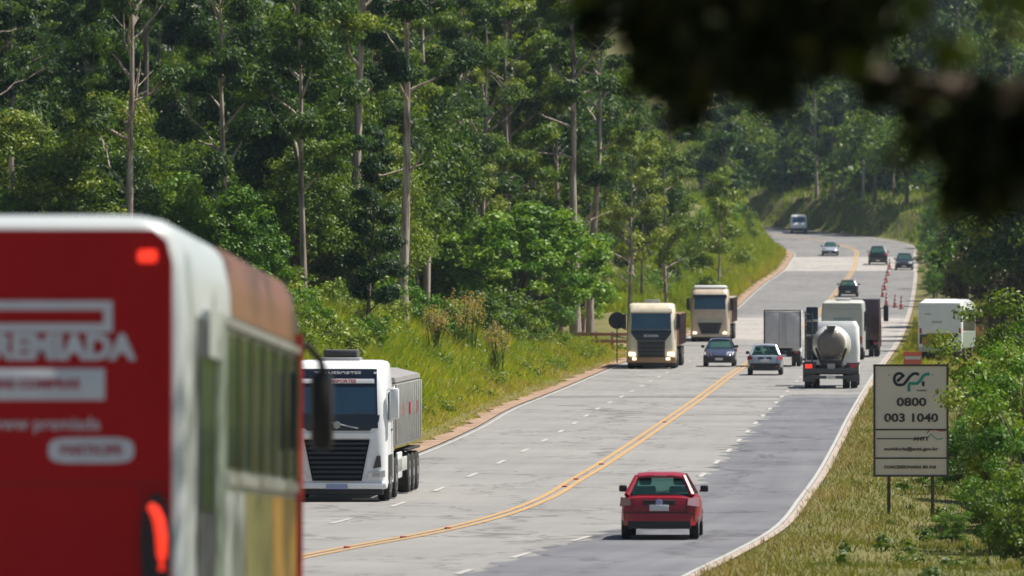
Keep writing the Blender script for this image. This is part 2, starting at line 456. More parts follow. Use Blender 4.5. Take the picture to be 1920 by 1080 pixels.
def spline(xs, ys):
    """monotone-ish cubic (PCHIP) interpolation, linear outside"""
    xs = np.asarray(xs, float); ys = np.asarray(ys, float)
    h = np.diff(xs); d = np.diff(ys) / h
    m = np.zeros(len(xs)); m[0] = d[0]; m[-1] = d[-1]
    for i in range(1, len(xs) - 1):
        m[i] = (d[i - 1] * h[i] + d[i] * h[i - 1]) / (h[i] + h[i - 1])
    def f(x):
        x = np.asarray(x, float)
        i = np.clip(np.searchsorted(xs, x) - 1, 0, len(h) - 1)
        t = (x - xs[i]) / h[i]
        tc = np.clip(t, 0, 1)
        r = (ys[i] * (1 + 2 * tc) * (1 - tc) ** 2 + m[i] * h[i] * tc * (1 - tc) ** 2 + ys[i + 1] * tc ** 2 * (3 - 2 * tc) + m[i + 1] * h[i] * tc ** 2 * (tc - 1))
        r = r + np.where(t < 0, m[0] * t * h[0], 0) + np.where(t > 1, m[-1] * (t - 1) * h[-1], 0)
        return r
    return f

# ------------------------------------------------------------------ road geometry (measured)
zroad = spline([-60, 0, 30, 50, 62, 100, 133, 154, 183, 227, 270, 325, 380, 483, 560, 636, 700, 778, 848, 900, 1000, 1200],
               [-0.8, -1.7, -2.25, -2.8, -3.22, -4.4, -5.07, -5.25, -5.2, -4.92, -4.68, -4.38, -4.05, -3.3, -2.25, -0.82, 0.95, 3.33, 6.2, 8.2, 10.5, 14])
_Y = np.linspace(20, 900, 9000)
_py = 540 - F * zroad(_Y) / _Y
def depth_of(py): return np.interp(-np.asarray(py, float), -_py, _Y)
def on_road(px, py):
    Y = depth_of(py)
    return (np.asarray(px, float) - 960) * Y / F, Y
def edge(pix, near, far):
    X, Y = on_road([p[0] for p in pix], [p[1] for p in pix])
    pts = sorted(list(near) + list(zip(Y, X)) + list(far))
    return spline([p[0] for p in pts], [p[1] for p in pts])
Xc = edge([(678, 1023), (798, 1001), (866, 986), (967, 957), (1019, 936), (1080, 900), (1124, 874), (1164, 848), (1229, 804), (1304, 752), (1369, 704), (1561, 557), (1604, 485)],
          [(-60, -9.5), (0, -8.6), (50, -7.6), (95, -6.2), (125, -5.6)], [(800, 36.5), (830, 33), (868, 21.5), (900, 9), (1000, -31), (1200, -111)])
Xr = edge([(1313, 1071), (1380, 1038), (1469, 984), (1509, 933), (1540, 889), (1567, 840), (1593, 787), (1631, 720), (1695, 617), (1710, 567), (1717, 513), (1716, 480), (1706, 459), (1660, 448), (1600, 441), (1500, 431)],
          [(-60, -3.5), (0, -2.2), (50, -0.6), (95, 1.4)], [(900, 16), (1000, -24), (1200, -104)])
Xl = edge([(792, 848), (892, 804), (954, 769), (1041, 734), (1124, 699), (1379, 579), (1418, 544), (1440, 527), (1451, 520), (1479, 494)],
          [(-60, -15.5), (0, -15), (50, -14.4), (100, -12), (140, -9.5), (180, -5.9)], [(800, 29.2), (830, 25), (868, 14), (900, 2), (1000, -38), (1200, -118)])
def hsel(Y, pts): return np.interp(Y, [p[0] for p in pts], [p[1] for p in pts])
def smooth(t):
    t = np.clip(t, 0, 1); return t * t * (3 - 2 * t)
def lump(X, Y):
    return (np.sin(X * 0.31 + Y * 0.11) * np.sin(Y * 0.23 - X * 0.17) + 0.6 * np.sin(X * 0.83 + 1.3) * np.sin(Y * 0.41 + X * 0.3))
def ground(X, Y):
    X = np.asarray(X, float); Y = np.asarray(Y, float)
    l, r, z = Xl(Y), Xr(Y), zroad(np.minimum(Y, 1200))
    dl, dr = np.maximum(l - X, 0), np.maximum(X - r, 0)
    AL = hsel(Y, [(0, 2.0), (150, 3.3), (290, 3.7), (340, 2.9), (400, 1.0), (440, 0.5), (500, 0.6), (560, 2.2), (640, 4.2), (900, 5)])
    WL = hsel(Y, [(0, 8), (300, 8), (420, 6), (600, 6), (900, 5)])
    hL = AL * smooth((dl - 0.8) / WL) + 0.05 * np.maximum(dl - 9, 0) + 0.16 * np.maximum(dl - 28, 0)
    AR = hsel(Y, [(0, 0.9), (40, .2), (70, -.3), (110, -.4), (130, -0.2), (340, -0.2), (420, -0.15), (470, 0.3), (560, 1.2), (800, 2.5), (860, 3.5)])
    slopeR = hsel(Y, [(0, 0.05), (130, 0.10), (330, 0.10), (420, 0.06), (500, 0.15), (800, 0.22), (870, 0.30)])
    hR = AR * smooth((dr - 0.6) / 4) + slopeR * np.clip(dr - 5, 0, 80) + 0.04 * np.maximum(dr - 85, 0)
    side = np.minimum(np.maximum(dl, dr) / 3, 1)
    inroad = (dl <= 0) & (dr <= 0)
    return z + np.where(dl > 0, hL, hR) + np.where(inroad, -0.35, -0.01 - 0.34 * np.clip(1 - np.maximum(dl, dr) / 0.1, 0, 1)) + 0.12 * side * lump(X, Y)

# ground sheet
rowsY = np.concatenate([np.arange(-60, 130, 5), np.arange(130, 460, 2.0), np.arange(460, 920, 4), np.arange(920, 1300, 12), np.linspace(1320, 3000, 22)])
offs = np.concatenate([[0.0, 0.1, 0.3], np.arange(0.8, 12, 0.8), np.arange(13, 40, 2.5), np.arange(44, 120, 9), np.array([150, 220, 330, 500, 800, 1300, 1800])])
gl = -offs[::-1]; n_in = 4
cols = len(offs) * 2 + n_in
GV = np.zeros((len(rowsY), cols, 3))
for i, y in enumerate(rowsY):
    l, r = float(Xl(min(y, 1200))), float(Xr(min(y, 1200)))
    xs = np.concatenate([l + gl, np.linspace(l, r, n_in + 2)[1:-1], r + offs])
    GV[i, :, 0] = xs; GV[i, :, 1] = y
    GV[i, :, 2] = ground(xs, np.full(cols, min(y, 1200.0))) + max(0, y - 1200) * 0.03
idx = np.arange(len(rowsY) * cols).reshape(len(rowsY), cols)
Fq = np.stack([idx[:-1, :-1], idx[:-1, 1:], idx[1:, 1:], idx[1:, :-1]], -1).reshape(-1, 4)
g_me = raw_mesh('ground', GV.reshape(-1, 3), Fq, 4, None, M['ground'], True)
tag(link('ground', g_me), kind='structure')

def strip(name, fa, fb, y0, y1, m, dz, step=2.0, kind='structure', parent=None, nx=2, sides=False, jag=0.0):
    """sheet between two curves X=fa(Y) and X=fb(Y), dz above the road"""
    ys = np.linspace(y0, y1, max(2, int((y1 - y0) / step) + 1))
    a, b = fa(ys), fb(ys)
    if jag:
        a = a + jag * (np.sin(ys * 1.7) * 0.5 + np.sin(ys * 0.61 + 1) * 0.5 + rng.normal(0, 0.25, len(ys)))
    t = np.linspace(0, 1, nx)
    V = np.zeros((len(ys), nx, 3)); V[:, :, 0] = a[:, None] * (1 - t) + b[:, None] * t
    V[:, :, 1] = ys[:, None]; V[:, :, 2] = (zroad(ys) + dz)[:, None]
    ix = np.arange(len(ys) * nx).reshape(len(ys), nx)
    Fc = np.stack([ix[:-1, :-1], ix[:-1, 1:], ix[1:, 1:], ix[1:, :-1]], -1).reshape(-1, 4)
    me = raw_mesh(name, V.reshape(-1, 3), Fc, 4, None, m, True)
    at = me.attributes.new('lane', 'FLOAT_VECTOR', 'POINT')
    at.data.foreach_set('vector', np.stack([V[:, :, 0] - Xc(ys)[:, None], V[:, :, 1], V[:, :, 2] * 0], -1).astype(np.float32).ravel())
    o = link(name, me, parent)
    if kind: o['kind'] = kind
    return o

sh = lambda f, d: (lambda Y: f(Y) + d)
mixf = lambda f, g, t: (lambda Y: f(Y) * (1 - t) + g(Y) * t)
road = strip('road', sh(Xl, -0.05), sh(Xr, 0.05), -60, 1100, M['asphalt'], 0.0, nx=7)
midL, midR = mixf(Xl, Xc, 0.5), mixf(Xc, Xr, 0.5)
strip('asphalt_tone_band', sh(midR, 0.12), sh(Xr, -0.03), 20, 312, M['asphalt_dark'], 0.004, .6, nx=4, jag=0.26)
strip('asphalt_tone_band', sh(Xl, 0.0), sh(Xr, 0.0), 306, 309, M['asphalt_mid'], 0.008, 1.0, nx=6)  # darker grey band across all lanes
strip('asphalt_tone_band', sh(Xl, 0.02), sh(Xr, -0.02), 455, 461, M['asphalt_mid'], 0.004, 1.0, nx=6)
strip('asphalt_tone_band', sh(Xl, 0.02), sh(Xr, -0.02), 480, 560, M['asphalt_pale'], 0.004, 2.0, nx=6)  # from here up the hill, stretches of paler and darker grey
strip('asphalt_tone_band', sh(Xl, 0.02), sh(Xr, -0.02), 572, 724, M['asphalt_mid'], 0.004, 2.0, nx=6)
strip('asphalt_tone_band', sh(Xl, 0.02), sh(Xr, -0.02), 724.5, 775, M['asphalt_pale'], 0.004, 2.0, nx=6)
strip('asphalt_tone_band', sh(Xl, 0.02), sh(Xr, -0.02), 775.5, 960, M['asphalt_mid'], 0.004, 2.0, nx=6)
strip('road_edge_line', sh(Xl, 0.10), sh(Xl, 0.2), 60, 880, M['white_line'], 0.012, 3.0)
strip('road_edge_line', sh(Xr, -0.16), sh(Xr, -0.06), 60, 870, M['white_line'], 0.012, 3.0)
strip('road_center_line', sh(Xc, -0.22), sh(Xc, -0.06), 60, 880, M['yellow_line'], 0.012, 2.0)
strip('road_center_line', sh(Xc, 0.06), sh(Xc, 0.22), 60, 880, M['yellow_line'], 0.012, 2.0)
strip('concrete_gutter', sh(Xr, -0.03), sh(Xr, 0.16), -20, 800, M['gutter'], 0.02, 2.0, jag=0.0)
strip('dirt_shoulder', sh(Xl, -0.7), sh(Xl, -0.05), -20, 860, M['dirt'], 0.03, 2.0, nx=3, jag=0.3)
for f in (midL, midR):
    y = 120.0
    while y < 560:
        strip('lane_dash', sh(f, -0.07), sh(f, 0.07), y, y + 3.4, M['white_line'], 0.012, 1.2, parent=road)
        y += 11.6
stud = MB().box(-0.07, 0.07, -0.06, 0.06, 0, 0.035, 0.012).build('road_stud', M['conered'], road)
stud['kind'] = 'structure'
for y in (157, 163, 193, 199, 212, 262):
    o = stud.copy(); COL.objects.link(o); o.parent = road
    o.location = (float(Xc(y)), y, float(zroad(y)) + 0.01)
stud.location = (float(Xc(150)), 150, float(zroad(150)) + 0.01)

# ------------------------------------------------------------------ vegetation builders
def tubes_mesh(name, tubes, m, n=6):
    V, Fc, base = [], [], 0
    ang = np.arange(n) * 2 * PI / n
    ca, sa = np.cos(ang), np.sin(ang)
    for pts, rad in tubes:
        pts = np.asarray(pts, float); rad = np.asarray(rad, float)
        d = np.gradient(pts, axis=0); d /= np.linalg.norm(d, axis=1, keepdims=True) + 1e-9
        ref = np.where(np.abs(d[:, 2:3]) > 0.9, np.array([[1.0, 0, 0]]), np.array([[0, 0, 1.0]]))
        u = np.cross(d, ref); u /= np.linalg.norm(u, axis=1, keepdims=True) + 1e-9
        w = np.cross(u, d)
        ring = pts[:, None, :] + (u[:, None, :] * ca[None, :, None] + w[:, None, :] * sa[None, :, None]) * rad[:, None, None]
        V.append(ring.reshape(-1, 3))
        k = len(pts); ix = base + np.arange(k * n).reshape(k, n)
        nx = np.roll(ix, -1, axis=1)
        Fc.append(np.stack([ix[:-1], nx[:-1], nx[1:], ix[1:]], -1).reshape(-1, 4))
        base += k * n
    return raw_mesh(name, np.concatenate(V), np.concatenate(Fc), 4, None, m, True)

def leaves_mesh(name, C, D, L, W, tint, NN, m):
    """rhombic leaves at C pointing along D, their faces turned towards NN where given"""
    N = len(C)
    if NN is None: NN = rng.normal(size=(N, 3))
    NN = NN / (np.linalg.norm(NN, axis=1, keepdims=True) + 1e-9)
    D = D - NN * (D * NN).sum(1, keepdims=True)
    D = D / (np.linalg.norm(D, axis=1, keepdims=True) + 1e-9)
    S = np.cross(D, NN)
    L = np.broadcast_to(L, (N,))[:, None]; W = np.broadcast_to(W, (N,))[:, None]
    V = np.stack([C - D * L * 0.5, C + S * W * 0.5 + NN * W * 0.12, C + D * L * 0.5, C - S * W * 0.5 + NN * W * 0.12], 1).reshape(-1, 3)
    return raw_mesh(name, V, np.arange(4 * N).reshape(N, 4), 4, tint, m)

def clump_leaves(centers, rad, per, flat=0.65, droop=0.7, Lr=(0.16, 0.3), wr=0.4, tmean=0.5):
    """leaf positions in fuzzy tufts round the given centres"""
    centers = np.asarray(centers); n = len(centers)
    rad = np.broadcast_to(rad, (n,))
    cnt = np.maximum(4, (per * (rad / rad.mean()) ** 2 * rng.uniform(0.6, 1.4, n)).astype(int))
    id_ = np.repeat(np.arange(n), cnt); N = len(id_)
    p = rng.normal(size=(N, 3)); p /= np.linalg.norm(p, axis=1, keepdims=True)
    p *= (rng.uniform(0, 1, N) ** 0.45)[:, None]
    p[:, 2] *= flat
    # hollow underside: tufts are fuller on top
    p[:, 2] = np.where(p[:, 2] < 0, p[:, 2] * 0.6, p[:, 2])
    C = centers[id_] + p * rad[id_][:, None]
    D = p * 0.8 + rng.normal(size=(N, 3)) * 0.7; D[:, 2] -= droop
    L = rng.uniform(*Lr, N)
    ct = rng.normal(tmean, 0.13, n)
    t = np.clip(ct[id_] + rng.normal(0, 0.12, N), 0, 1)
    NN = p * 1.0 + np.array([0, 0, .35]) + rng.normal(size=(N, 3)) * .42
    return C, D, L, L * wr * rng.uniform(0.7, 1.3, N), t, NN

def limb(p0, az, el, length, n=5, curve=0.5, wob=0.08):
    pts = [np.array(p0, float)]
    for k in range(1, n):
        t = k / (n - 1)
        e = el + curve * t + R.uniform(-wob, wob) * 2
        a = az + R.uniform(-wob, wob) * 3
        pts.append(pts[-1] + np.array([math.cos(a) * math.cos(e), math.sin(a) * math.cos(e), math.sin(e)]) * length / (n - 1))
    return np.array(pts)

def at_line(pts, t):
    k = t * (len(pts) - 1); i = min(int(k), len(pts) - 2); return pts[i] + (pts[i + 1] - pts[i]) * (k - i)

def eucalyptus(seed, H, r0, first, spread, nl=13, crad=0.9, per=150, bark='bark_pale', leaf='leaf_dark', tm=0.42, el0=0.5, bare=2, bare_el=(.1, .8), lean=0.02, Lr=(0.17, 0.32)):
    R.seed(seed)
    n = 11; pts = []; x = y = 0.0
    lx, ly = R.uniform(-lean, lean), R.uniform(-lean, lean)
    for k in range(n):
        pts.append((x, y, H * k / (n - 1) - 0.4 * (k == 0))); x += (lx + R.uniform(-.02, .02)) * H / n * 2; y += (ly + R.uniform(-.02, .02)) * H / n * 2
    tr = np.array(pts)
    rad = r0 * (1 - 0.88 * np.linspace(0, 1, n)) ; rad[0] *= 1.35
    rad *= .74; r0 *= .8
    tubes = [(tr, rad)]; cl = []; cr = []
    az = R.uniform(0, 6)
    for k in range(nl):
        t = first + (0.97 - first) * (k + R.uniform(0, .7)) / nl
        az += 2.4 + R.uniform(-.5, .5)
        u = (t - first) / (1 - first)
        length = spread * (1.0 - 0.55 * u) * R.uniform(.65, 1.15)
        p0 = at_line(tr, t)
        lb = limb(p0, az, el0 + 0.35 * u + R.uniform(-.2, .2), length, 6, R.uniform(-.15, .5))
        r1 = r0 * (1 - .88 * t) * 0.5 + .015
        tubes.append((lb, np.linspace(r1, 0.015, 6)))
        for q in (0.62, 0.82, 1.0):
            cl.append(at_line(lb, q) + np.array([0, 0, .1])); cr.append(crad * (1 - .35 * u) * R.uniform(.6, 1.15))
        for s in range(R.choice([2, 3])):
            q = R.uniform(.4, .9)
            sb = limb(at_line(lb, q), az + R.choice([-1, 1]) * R.uniform(.5, 1.2), R.uniform(.0, .9), length * R.uniform(.25, .5), 4, R.uniform(-.6, .3))
            tubes.append((sb, np.linspace(r1 * .45, 0.01, 4)))
            for q2 in (0.6, 1.0):
                cl.append(at_line(sb, q2)); cr.append(crad * (1 - .3 * u) * R.uniform(.5, 1.0))
    for k in range(4):
        cl.append(tr[-1] + np.array([R.uniform(-.5, .5), R.uniform(-.5, .5), R.uniform(-.9, .3)])); cr.append(crad * .7)
    for k in range(bare):            # dead, bare limbs
        t = R.uniform(.25, .7); lb = limb(at_line(tr, t), R.uniform(0, 6.28), R.uniform(*bare_el), spread * R.uniform(.5, 1.15), 6, R.uniform(-.2, .5), .14)
        tubes.append((lb, np.linspace(r0 * .28, .012, 6)))
        sb = limb(at_line(lb, .55), R.uniform(0, 6.28), R.uniform(.2, .9), spread * .35, 4, .2)
        tubes.append((sb, np.linspace(r0 * .12, .008, 4)))
    tm_ = tubes_mesh('trunk', tubes, M[bark])
    lm = leaves_mesh('crown', *clump_leaves(cl, np.array(cr), per, .62, .75, Lr, .36, tm), M[leaf])
    return tm_, lm

def dome_tree(seed, H, rx, leaf='leaf_bright', bark='bark_dark', per=110, crad=.75, tm=.5, trunk_h=.35, n=75, flat=.75, r0=.2, Lr=(.16, .3), wr=.5):
    """broad rounded crown on a short trunk with spreading limbs"""
    R.seed(seed)
    h0 = H * trunk_h
    tr = np.array([(0, 0, -.3), (R.uniform(-.1, .1), R.uniform(-.1, .1), h0 * .5), (R.uniform(-.2, .2), R.uniform(-.2, .2), h0)])
    tubes = [(tr, np.array([r0 * 1.3, r0, r0 * .85]))]
    cl, cr = [], []
    zc = h0 + (H - h0) * .3
    for k in range(n):
        a = 2.4 * k + R.uniform(-.3, .3); v = (k + .5) / n
        el = math.asin(min(1, -.25 + 1.25 * v)) if -.25 + 1.25 * v > -1 else 0
        rr = R.uniform(.72, 1.08)
        c = np.array([rx * rr * math.cos(a) * math.cos(el), rx * rr * math.sin(a) * math.cos(el), zc + (H - zc) * rr * math.sin(el)])
        cl.append(c); cr.append(crad * R.uniform(.65, 1.25))
        if k % 4 == 0:
            mid = (tr[-1] + c) / 2 + np.array([R.uniform(-.3, .3), R.uniform(-.3, .3), R.uniform(-.1, .5)])
            tubes.append((np.array([tr[-1], (tr[-1] + mid) / 2 + np.array([0, 0, .1]), mid, c]), np.array([r0 * .5, r0 * .35, r0 * .2, .01])))
        if k % 3 == 0:
            cl.append(c * np.array([.55, .55, .9]) + np.array([0, 0, .1 * H])); cr.append(crad)
    return tubes_mesh('trunk', tubes, M[bark]), leaves_mesh('crown', *clump_leaves(cl, np.array(cr), per, flat, .35, Lr, wr, tm), M[leaf])

def shrub(seed, H, rx, leaf='leaf_bright', per=210, n=48, crad=.38, tm=.5, Lr=(.065, .13), wr=.45, stems=7):
    R.seed(seed)
    tubes, cl, cr = [], [], []
    for s in range(stems):
        a = R.uniform(0, 6.28)
        lb = limb((R.uniform(-.15, .15) * rx, R.uniform(-.15, .15) * rx, -.15), a, R.uniform(1.05, 1.5), H * R.uniform(.6, 1.0), 6, R.uniform(-.3, .1), .1)
        tubes.append((lb, np.linspace(.035, .008, 6)))
        for q in np.linspace(.3, 1.0, max(3, n // stems)):
            c = at_line(lb, q) + np.array([R.gauss(0, .22) * rx, R.gauss(0, .22) * rx, R.gauss(0, .06) * H])
            c[2] = max(c[2], .12); cl.append(c); cr.append(crad * R.uniform(.6, 1.3))
            tubes.append((np.array([at_line(lb, max(0, q - .12)), c]), np.array([.012, .005])))
    return tubes_mesh('stem', tubes, M['bark_dark'], 5), leaves_mesh('foliage', *clump_leaves(cl, np.array(cr), per, .8, .2, Lr, wr, tm), M[leaf])

def plant(name, proto, loc, rotz, s, label, cat, group=None, parts=('trunk', 'crown'), sz=None):
    o = empty(name, loc, (0, 0, rotz)); o.scale = (s, s, sz or s)
    for n_, me in zip(parts, proto): link(n_, me, o)
    return tag(o, label, cat, group)

def gz(X, Y): return float(ground(X, Y))
def px_at(px, Y): return (px - 960) * Y / F

# prototypes
EU = [eucalyptus(21, 19, .30, .38, 3.6, 10, bare=12, bare_el=(.6, 1.2), per=110), eucalyptus(22, 22, .34, .45, 3.2, 12, bare=4), eucalyptus(23, 17, .24, .30, 3.4, 14, leaf='leaf_dark', tm=.5),
      eucalyptus(24, 20, .28, .25, 4.0, 16, crad=1.05, tm=.36), eucalyptus(25, 15, .2, .25, 3.0, 14, bark='bark_dark', tm=.4),
      eucalyptus(26, 21, .36, .5, 3.8, 12, tm=.55, bare=4), eucalyptus(27, 14, .18, .18, 3.2, 16, bark='bark_dark', crad=1.0, tm=.45),
      eucalyptus(28, 12, .16, .12, 2.8, 16, bark='bark_dark', crad=.95, tm=.34)]
EUM = [eucalyptus(121, 19, .26, .3, 3.6, 15, bark='bark_mid', tm=.55, crad=.8, bare=4), eucalyptus(122, 21, .28, .36, 3.3, 15, bark='bark_mid', crad=.8, tm=.62, bare=4), eucalyptus(123, 17, .22, .25, 3.4, 16, bark='bark_dark', tm=.38, crad=.85), eucalyptus(124, 18, .2, .2, 3.6, 17, bark='bark_mid', crad=.85, tm=.7, bare=4)]
YEL = [eucalyptus(31, 13, .2, .3, 3.4, 13, leaf='leaf_yellow', tm=.45, bare=4, per=75), eucalyptus(32, 10, .15, .2, 2.8, 13, leaf='leaf_yellow', tm=.4, bare=3, per=70)]
DOME = [dome_tree(41, 7.6, 3.9, trunk_h=.22, n=120, tm=.62, crad=.62, per=170), dome_tree(42, 6, 2.6, tm=.55), dome_tree(43, 5.2, 2.2, leaf='leaf_brown', tm=.5)]
SH = [shrub(51, 3.6, 1.5, 'leaf_bright'), shrub(52, 3.0, 1.4, 'leaf_yellow', tm=.4), shrub(53, 4.2, 1.6, 'leaf_bright', tm=.35), shrub(54, 2.4, 1.2, 'leaf_brown', tm=.55, per=45), shrub(55, 3.2, 1.5, 'leaf_yellow', tm=.6)]
BU = [shrub(61, 1.6, 1.1, 'leaf_yellow', 60, 20, .38, .45, (.12, .24)), shrub(62, 2.0, 1.3, 'leaf_bright', 60, 20, .42, .5, (.12, .24)), shrub(63, 1.3, 1.2, 'leaf_yellow', 60, 18, .36, .6, (.12, .22)), shrub(64, 2.6, 1.5, 'leaf_dark', 70, 22, .5, .45, (.14, .26))]
PUF = [dome_tree(81, 11, 2.9, 'leaf_dark', n=120, per=125, crad=.85, tm=.5, trunk_h=.25, r0=.17), dome_tree(82, 8.5, 2.5, 'leaf_dark', n=95, per=125, crad=.8, tm=.62, trunk_h=.22, r0=.15),
       dome_tree(83, 13, 2.8, 'leaf_dark', n=130, per=120, crad=.9, tm=.4, trunk_h=.3, r0=.2), dome_tree(84, 7, 2.3, 'leaf_bright', n=85, per=120, crad=.7, tm=.45, trunk_h=.2, r0=.12),
       dome_tree(85, 9.5, 2.4, 'leaf_yellow', n=85, per=100, crad=.8, tm=.3, trunk_h=.25, r0=.15)]
FAR = [eucalyptus(71, 21, .3, .3, 4.0, 12, crad=1.5, per=60, Lr=(.4, .7)), eucalyptus(72, 17, .25, .22, 3.8, 12, crad=1.5, per=60, Lr=(.4, .7), tm=.5),
       dome_tree(73, 9, 4.2, 'leaf_dark', per=60, crad=1.3, Lr=(.35, .6), n=50, tm=.5), eucalyptus(74, 15, .2, .15, 3.6, 13, crad=1.5, per=60, Lr=(.4, .7), leaf='leaf_yellow', tm=.25)]

# -------- left forest: the trees one can point to
def named(name, proto, px, Y, rz, s, label, cat='tree', sz=None, X=None):
    x = px_at(px, Y) if X is None else X
    return plant(name, proto, (x, Y, gz(x, Y) - .1), rz, s, label, cat, None, sz=sz)
named('eucalyptus_tree', EU[5], 664, 338, .4, 1.05, 'tall pale straight eucalyptus trunk rising to the top edge above the white truck')
named('eucalyptus_tree', EU[1], 757, 318, 2.0, .95, 'eucalyptus with dark thick base and white upper trunk left of the round bright tree')
named('eucalyptus_tree', EU[0], 236, 322, 4.1, 1.0, 'grey eucalyptus with many bare fanned branches above the bus roof')
named('eucalyptus_tree', EU[3], 432, 330, 1.2, .9, 'eucalyptus with a pale forked trunk above the bus roof corner')
named('eucalyptus_tree', EU[2], 574, 326, 3.3, 1.0, 'brown trunked eucalyptus between the white truck and the tall pale trunk')
named('eucalyptus_tree', EU[5], 1080, 432, 5.0, 1.15, 'thick pinkish white eucalyptus trunk behind the round bright tree')
named('eucalyptus_tree', EU[1], 1107, 438, 1.1, 1.05, 'slimmer pinkish eucalyptus just right of the thick pinkish trunk')
named('eucalyptus_tree', EU[2], 1054, 436, 2.2, 1.1, 'thin pale eucalyptus just left of the thick pinkish trunk')
named('broadleaf_tree', DOME[0], 972, 398, .9, 1.28, 'broad round bright green tree at the end of the grassy bank', 'tree', sz=.98)
named('young_tree', EU[7], 688, 290, 2.7, .62, 'young slender tree with dense bright leaves standing in front of the pale trunk', 'tree')
named('leafy_tree', YEL[0], 1250, 480, .7, .95, 'yellow green tree with pale crooked bare branch above the first beige truck')
named('leafy_tree', YEL[1], 1345, 560, 2.5, 1.1, 'yellow green tree above the second beige truck beside the road bend')
named('leafy_tree', YEL[0], 1180, 470, 3.9, 1.0, 'sunlit yellow green tree right of the pinkish trunks under the dark overhanging branch')
# dead pole trunk at the far left
dead = empty('dead_tree', (px_at(21, 330), 330, gz(px_at(21, 330), 330)))
link('trunk', tubes_mesh('trunk', [(np.array([(0, 0, -.3), (.05, 0, 3), (0, .05, 6.2)]), np.array([.2, .16, .12])), (np.array([(0, 0, 5.4), (.5, 0, 5.8), (1.0, 0, 5.7)]), np.array([.05, .03, .01])), (np.array([(0, 0, 4.9), (.35, .1, 5.4)]), np.array([.04, .01]))], M['bark_pale']), dead)
tag(dead, 'dead grey leafless trunk standing above the back of the bus', 'tree')

# -------- left forest: the rest
FG = 'eucalyptus trees filling the forest on the left hillside'
taken = []
def free(x, y, d):
    for a, b in taken:
        if (a - x) ** 2 + ((b - y) * .6) ** 2 < d * d: return False
    taken.append((x, y)); return True
for o in COL.objects:
    if o.type == 'EMPTY': taken.append((o.location.x, o.location.y))
random.seed(5)
def bins(px, table):
    for lim, t in table:
        if px < lim: return t
    return table[-1][1]
WL = ((130, 'near the dead grey trunk'), (330, 'near the fanned bare eucalyptus'), (520, 'near the pale forked trunk'), (620, 'left of the tall pale trunk'), (720, 'just behind the tall pale trunk'),
      (840, 'near the dark based trunk'), (1030, 'above the broad round tree'), (1140, 'among the pinkish white trunks'), (1290, 'above the cream fronted truck'), (1420, 'above the second beige truck'), (9999, 'left of the far bend'))
WR = ((1640, 'left of the far roadside trees'), (1730, 'beside the far shoulder car'), (1800, 'right behind the white bus'), (1860, 'above the dark wooden sign'), (9999, 'above the right edge shrubs'))
WF = ((1440, 'at its left end'), (1520, 'straight above the white van'), (1600, 'just right of the white van'), (1680, 'above the dark high vehicle'), (1800, 'under the dark hanging leaves'), (9999, 'beyond the overhanging limb'))
kind_of = {}
for grp, t in ((EU, 'pale trunked eucalyptus'), (EUM, 'grey brown trunked eucalyptus'), (PUF, 'dense dark green tree'), (YEL, 'sparse yellow green tree'), (FAR, 'tall leafy tree'), (DOME, 'low spreading tree'), (SH, 'upright shrub'), (BU, 'low bush')):
    for q in grp: kind_of[q[0].name] = t
kind_of[PUF[3][0].name] = 'dense bright green tree'; kind_of[PUF[4][0].name] = 'rounded yellow green tree'
for q in EU[4:5] + EU[6:8]: kind_of[q[0].name] = 'dark trunked eucalyptus'
kind_of[FAR[3][0].name] = 'tall yellow green tree'; kind_of[FAR[2][0].name] = 'broad rounded tree'; kind_of[DOME[2][0].name] = 'low brownish tree'
kind_of[SH[1][0].name] = kind_of[SH[4][0].name] = 'yellow green shrub'; kind_of[SH[3][0].name] = 'dull brownish shrub'; kind_of[SH[0][0].name] = 'bright green shrub'; kind_of[SH[2][0].name] = 'dark green shrub'
kind_of[BU[0][0].name] = 'yellow green bush'; kind_of[BU[1][0].name] = 'bright green bush'; kind_of[BU[2][0].name] = 'low pale bush'; kind_of[BU[3][0].name] = 'dark green bush'
def hides(px, y):
    """places where the photograph keeps the view to a nearer landmark tree open"""
    return (800 < px < 1165 and 296 < y < 400) or (1030 < px < 1135 and 296 < y < 436)
def forest(n, y0, y1, dmin, dmax, protos, dist, smin, smax, label, group, name='eucalyptus_tree', side='L', pxr=(-120, 2040), where=None):
    where = where or (WL if side == 'L' else WR)
    made = 0; tries = 0
    while made < n and tries < n * 80:
        tries += 1
        y = random.uniform(y0, y1); d = random.uniform(dmin, dmax)
        x = float(Xl(y)) - d if side == 'L' else float(Xr(y)) + d
        px = 960 + F * x / y
        if not (pxr[0] < px < pxr[1]): continue
        if side == 'L' and hides(px, y): continue
        if not free(x, y, dist): continue
        s = random.uniform(smin, smax); p = random.choice(protos)
        nm = name if 'eucalyptus' in kind_of[p[0].name] or name != 'eucalyptus_tree' else 'leafy_tree'
        plant(nm, p, (x, y, gz(x, y) - .15), random.uniform(0, 6.28), s, label.format(k=kind_of[p[0].name], w=bins(px, where)), 'tree', group, sz=s * random.uniform(.9, 1.12))
        made += 1
forest(22, 322, 350, 9, 25, PUF[:2] + PUF[3:], 2.6, .6, .9, 'small {k} at the forest edge {w}', FG, 'leafy_tree')
forest(34, 345, 400, 9, 34, PUF, 2.9, .9, 1.25, '{k} at the forest front {w}', FG, 'leafy_tree')
forest(40, 342, 420, 9, 32, EUM + EUM + EU[:5] + EU[6:], 3.0, .85, 1.15, 'tall {k} inside the forest {w}', FG)
forest(40, 400, 520, 7, 42, EUM + EU[3:5] + PUF[:3], 3.6, 1.0, 1.35, '{k} deep in the forest {w}', FG)
forest(22, 400, 475, 6, 18, YEL + [PUF[4], PUF[1]], 2.8, .8, 1.15, 'sunlit {k} in the forest middle {w}', FG, pxr=(1120, 1440))
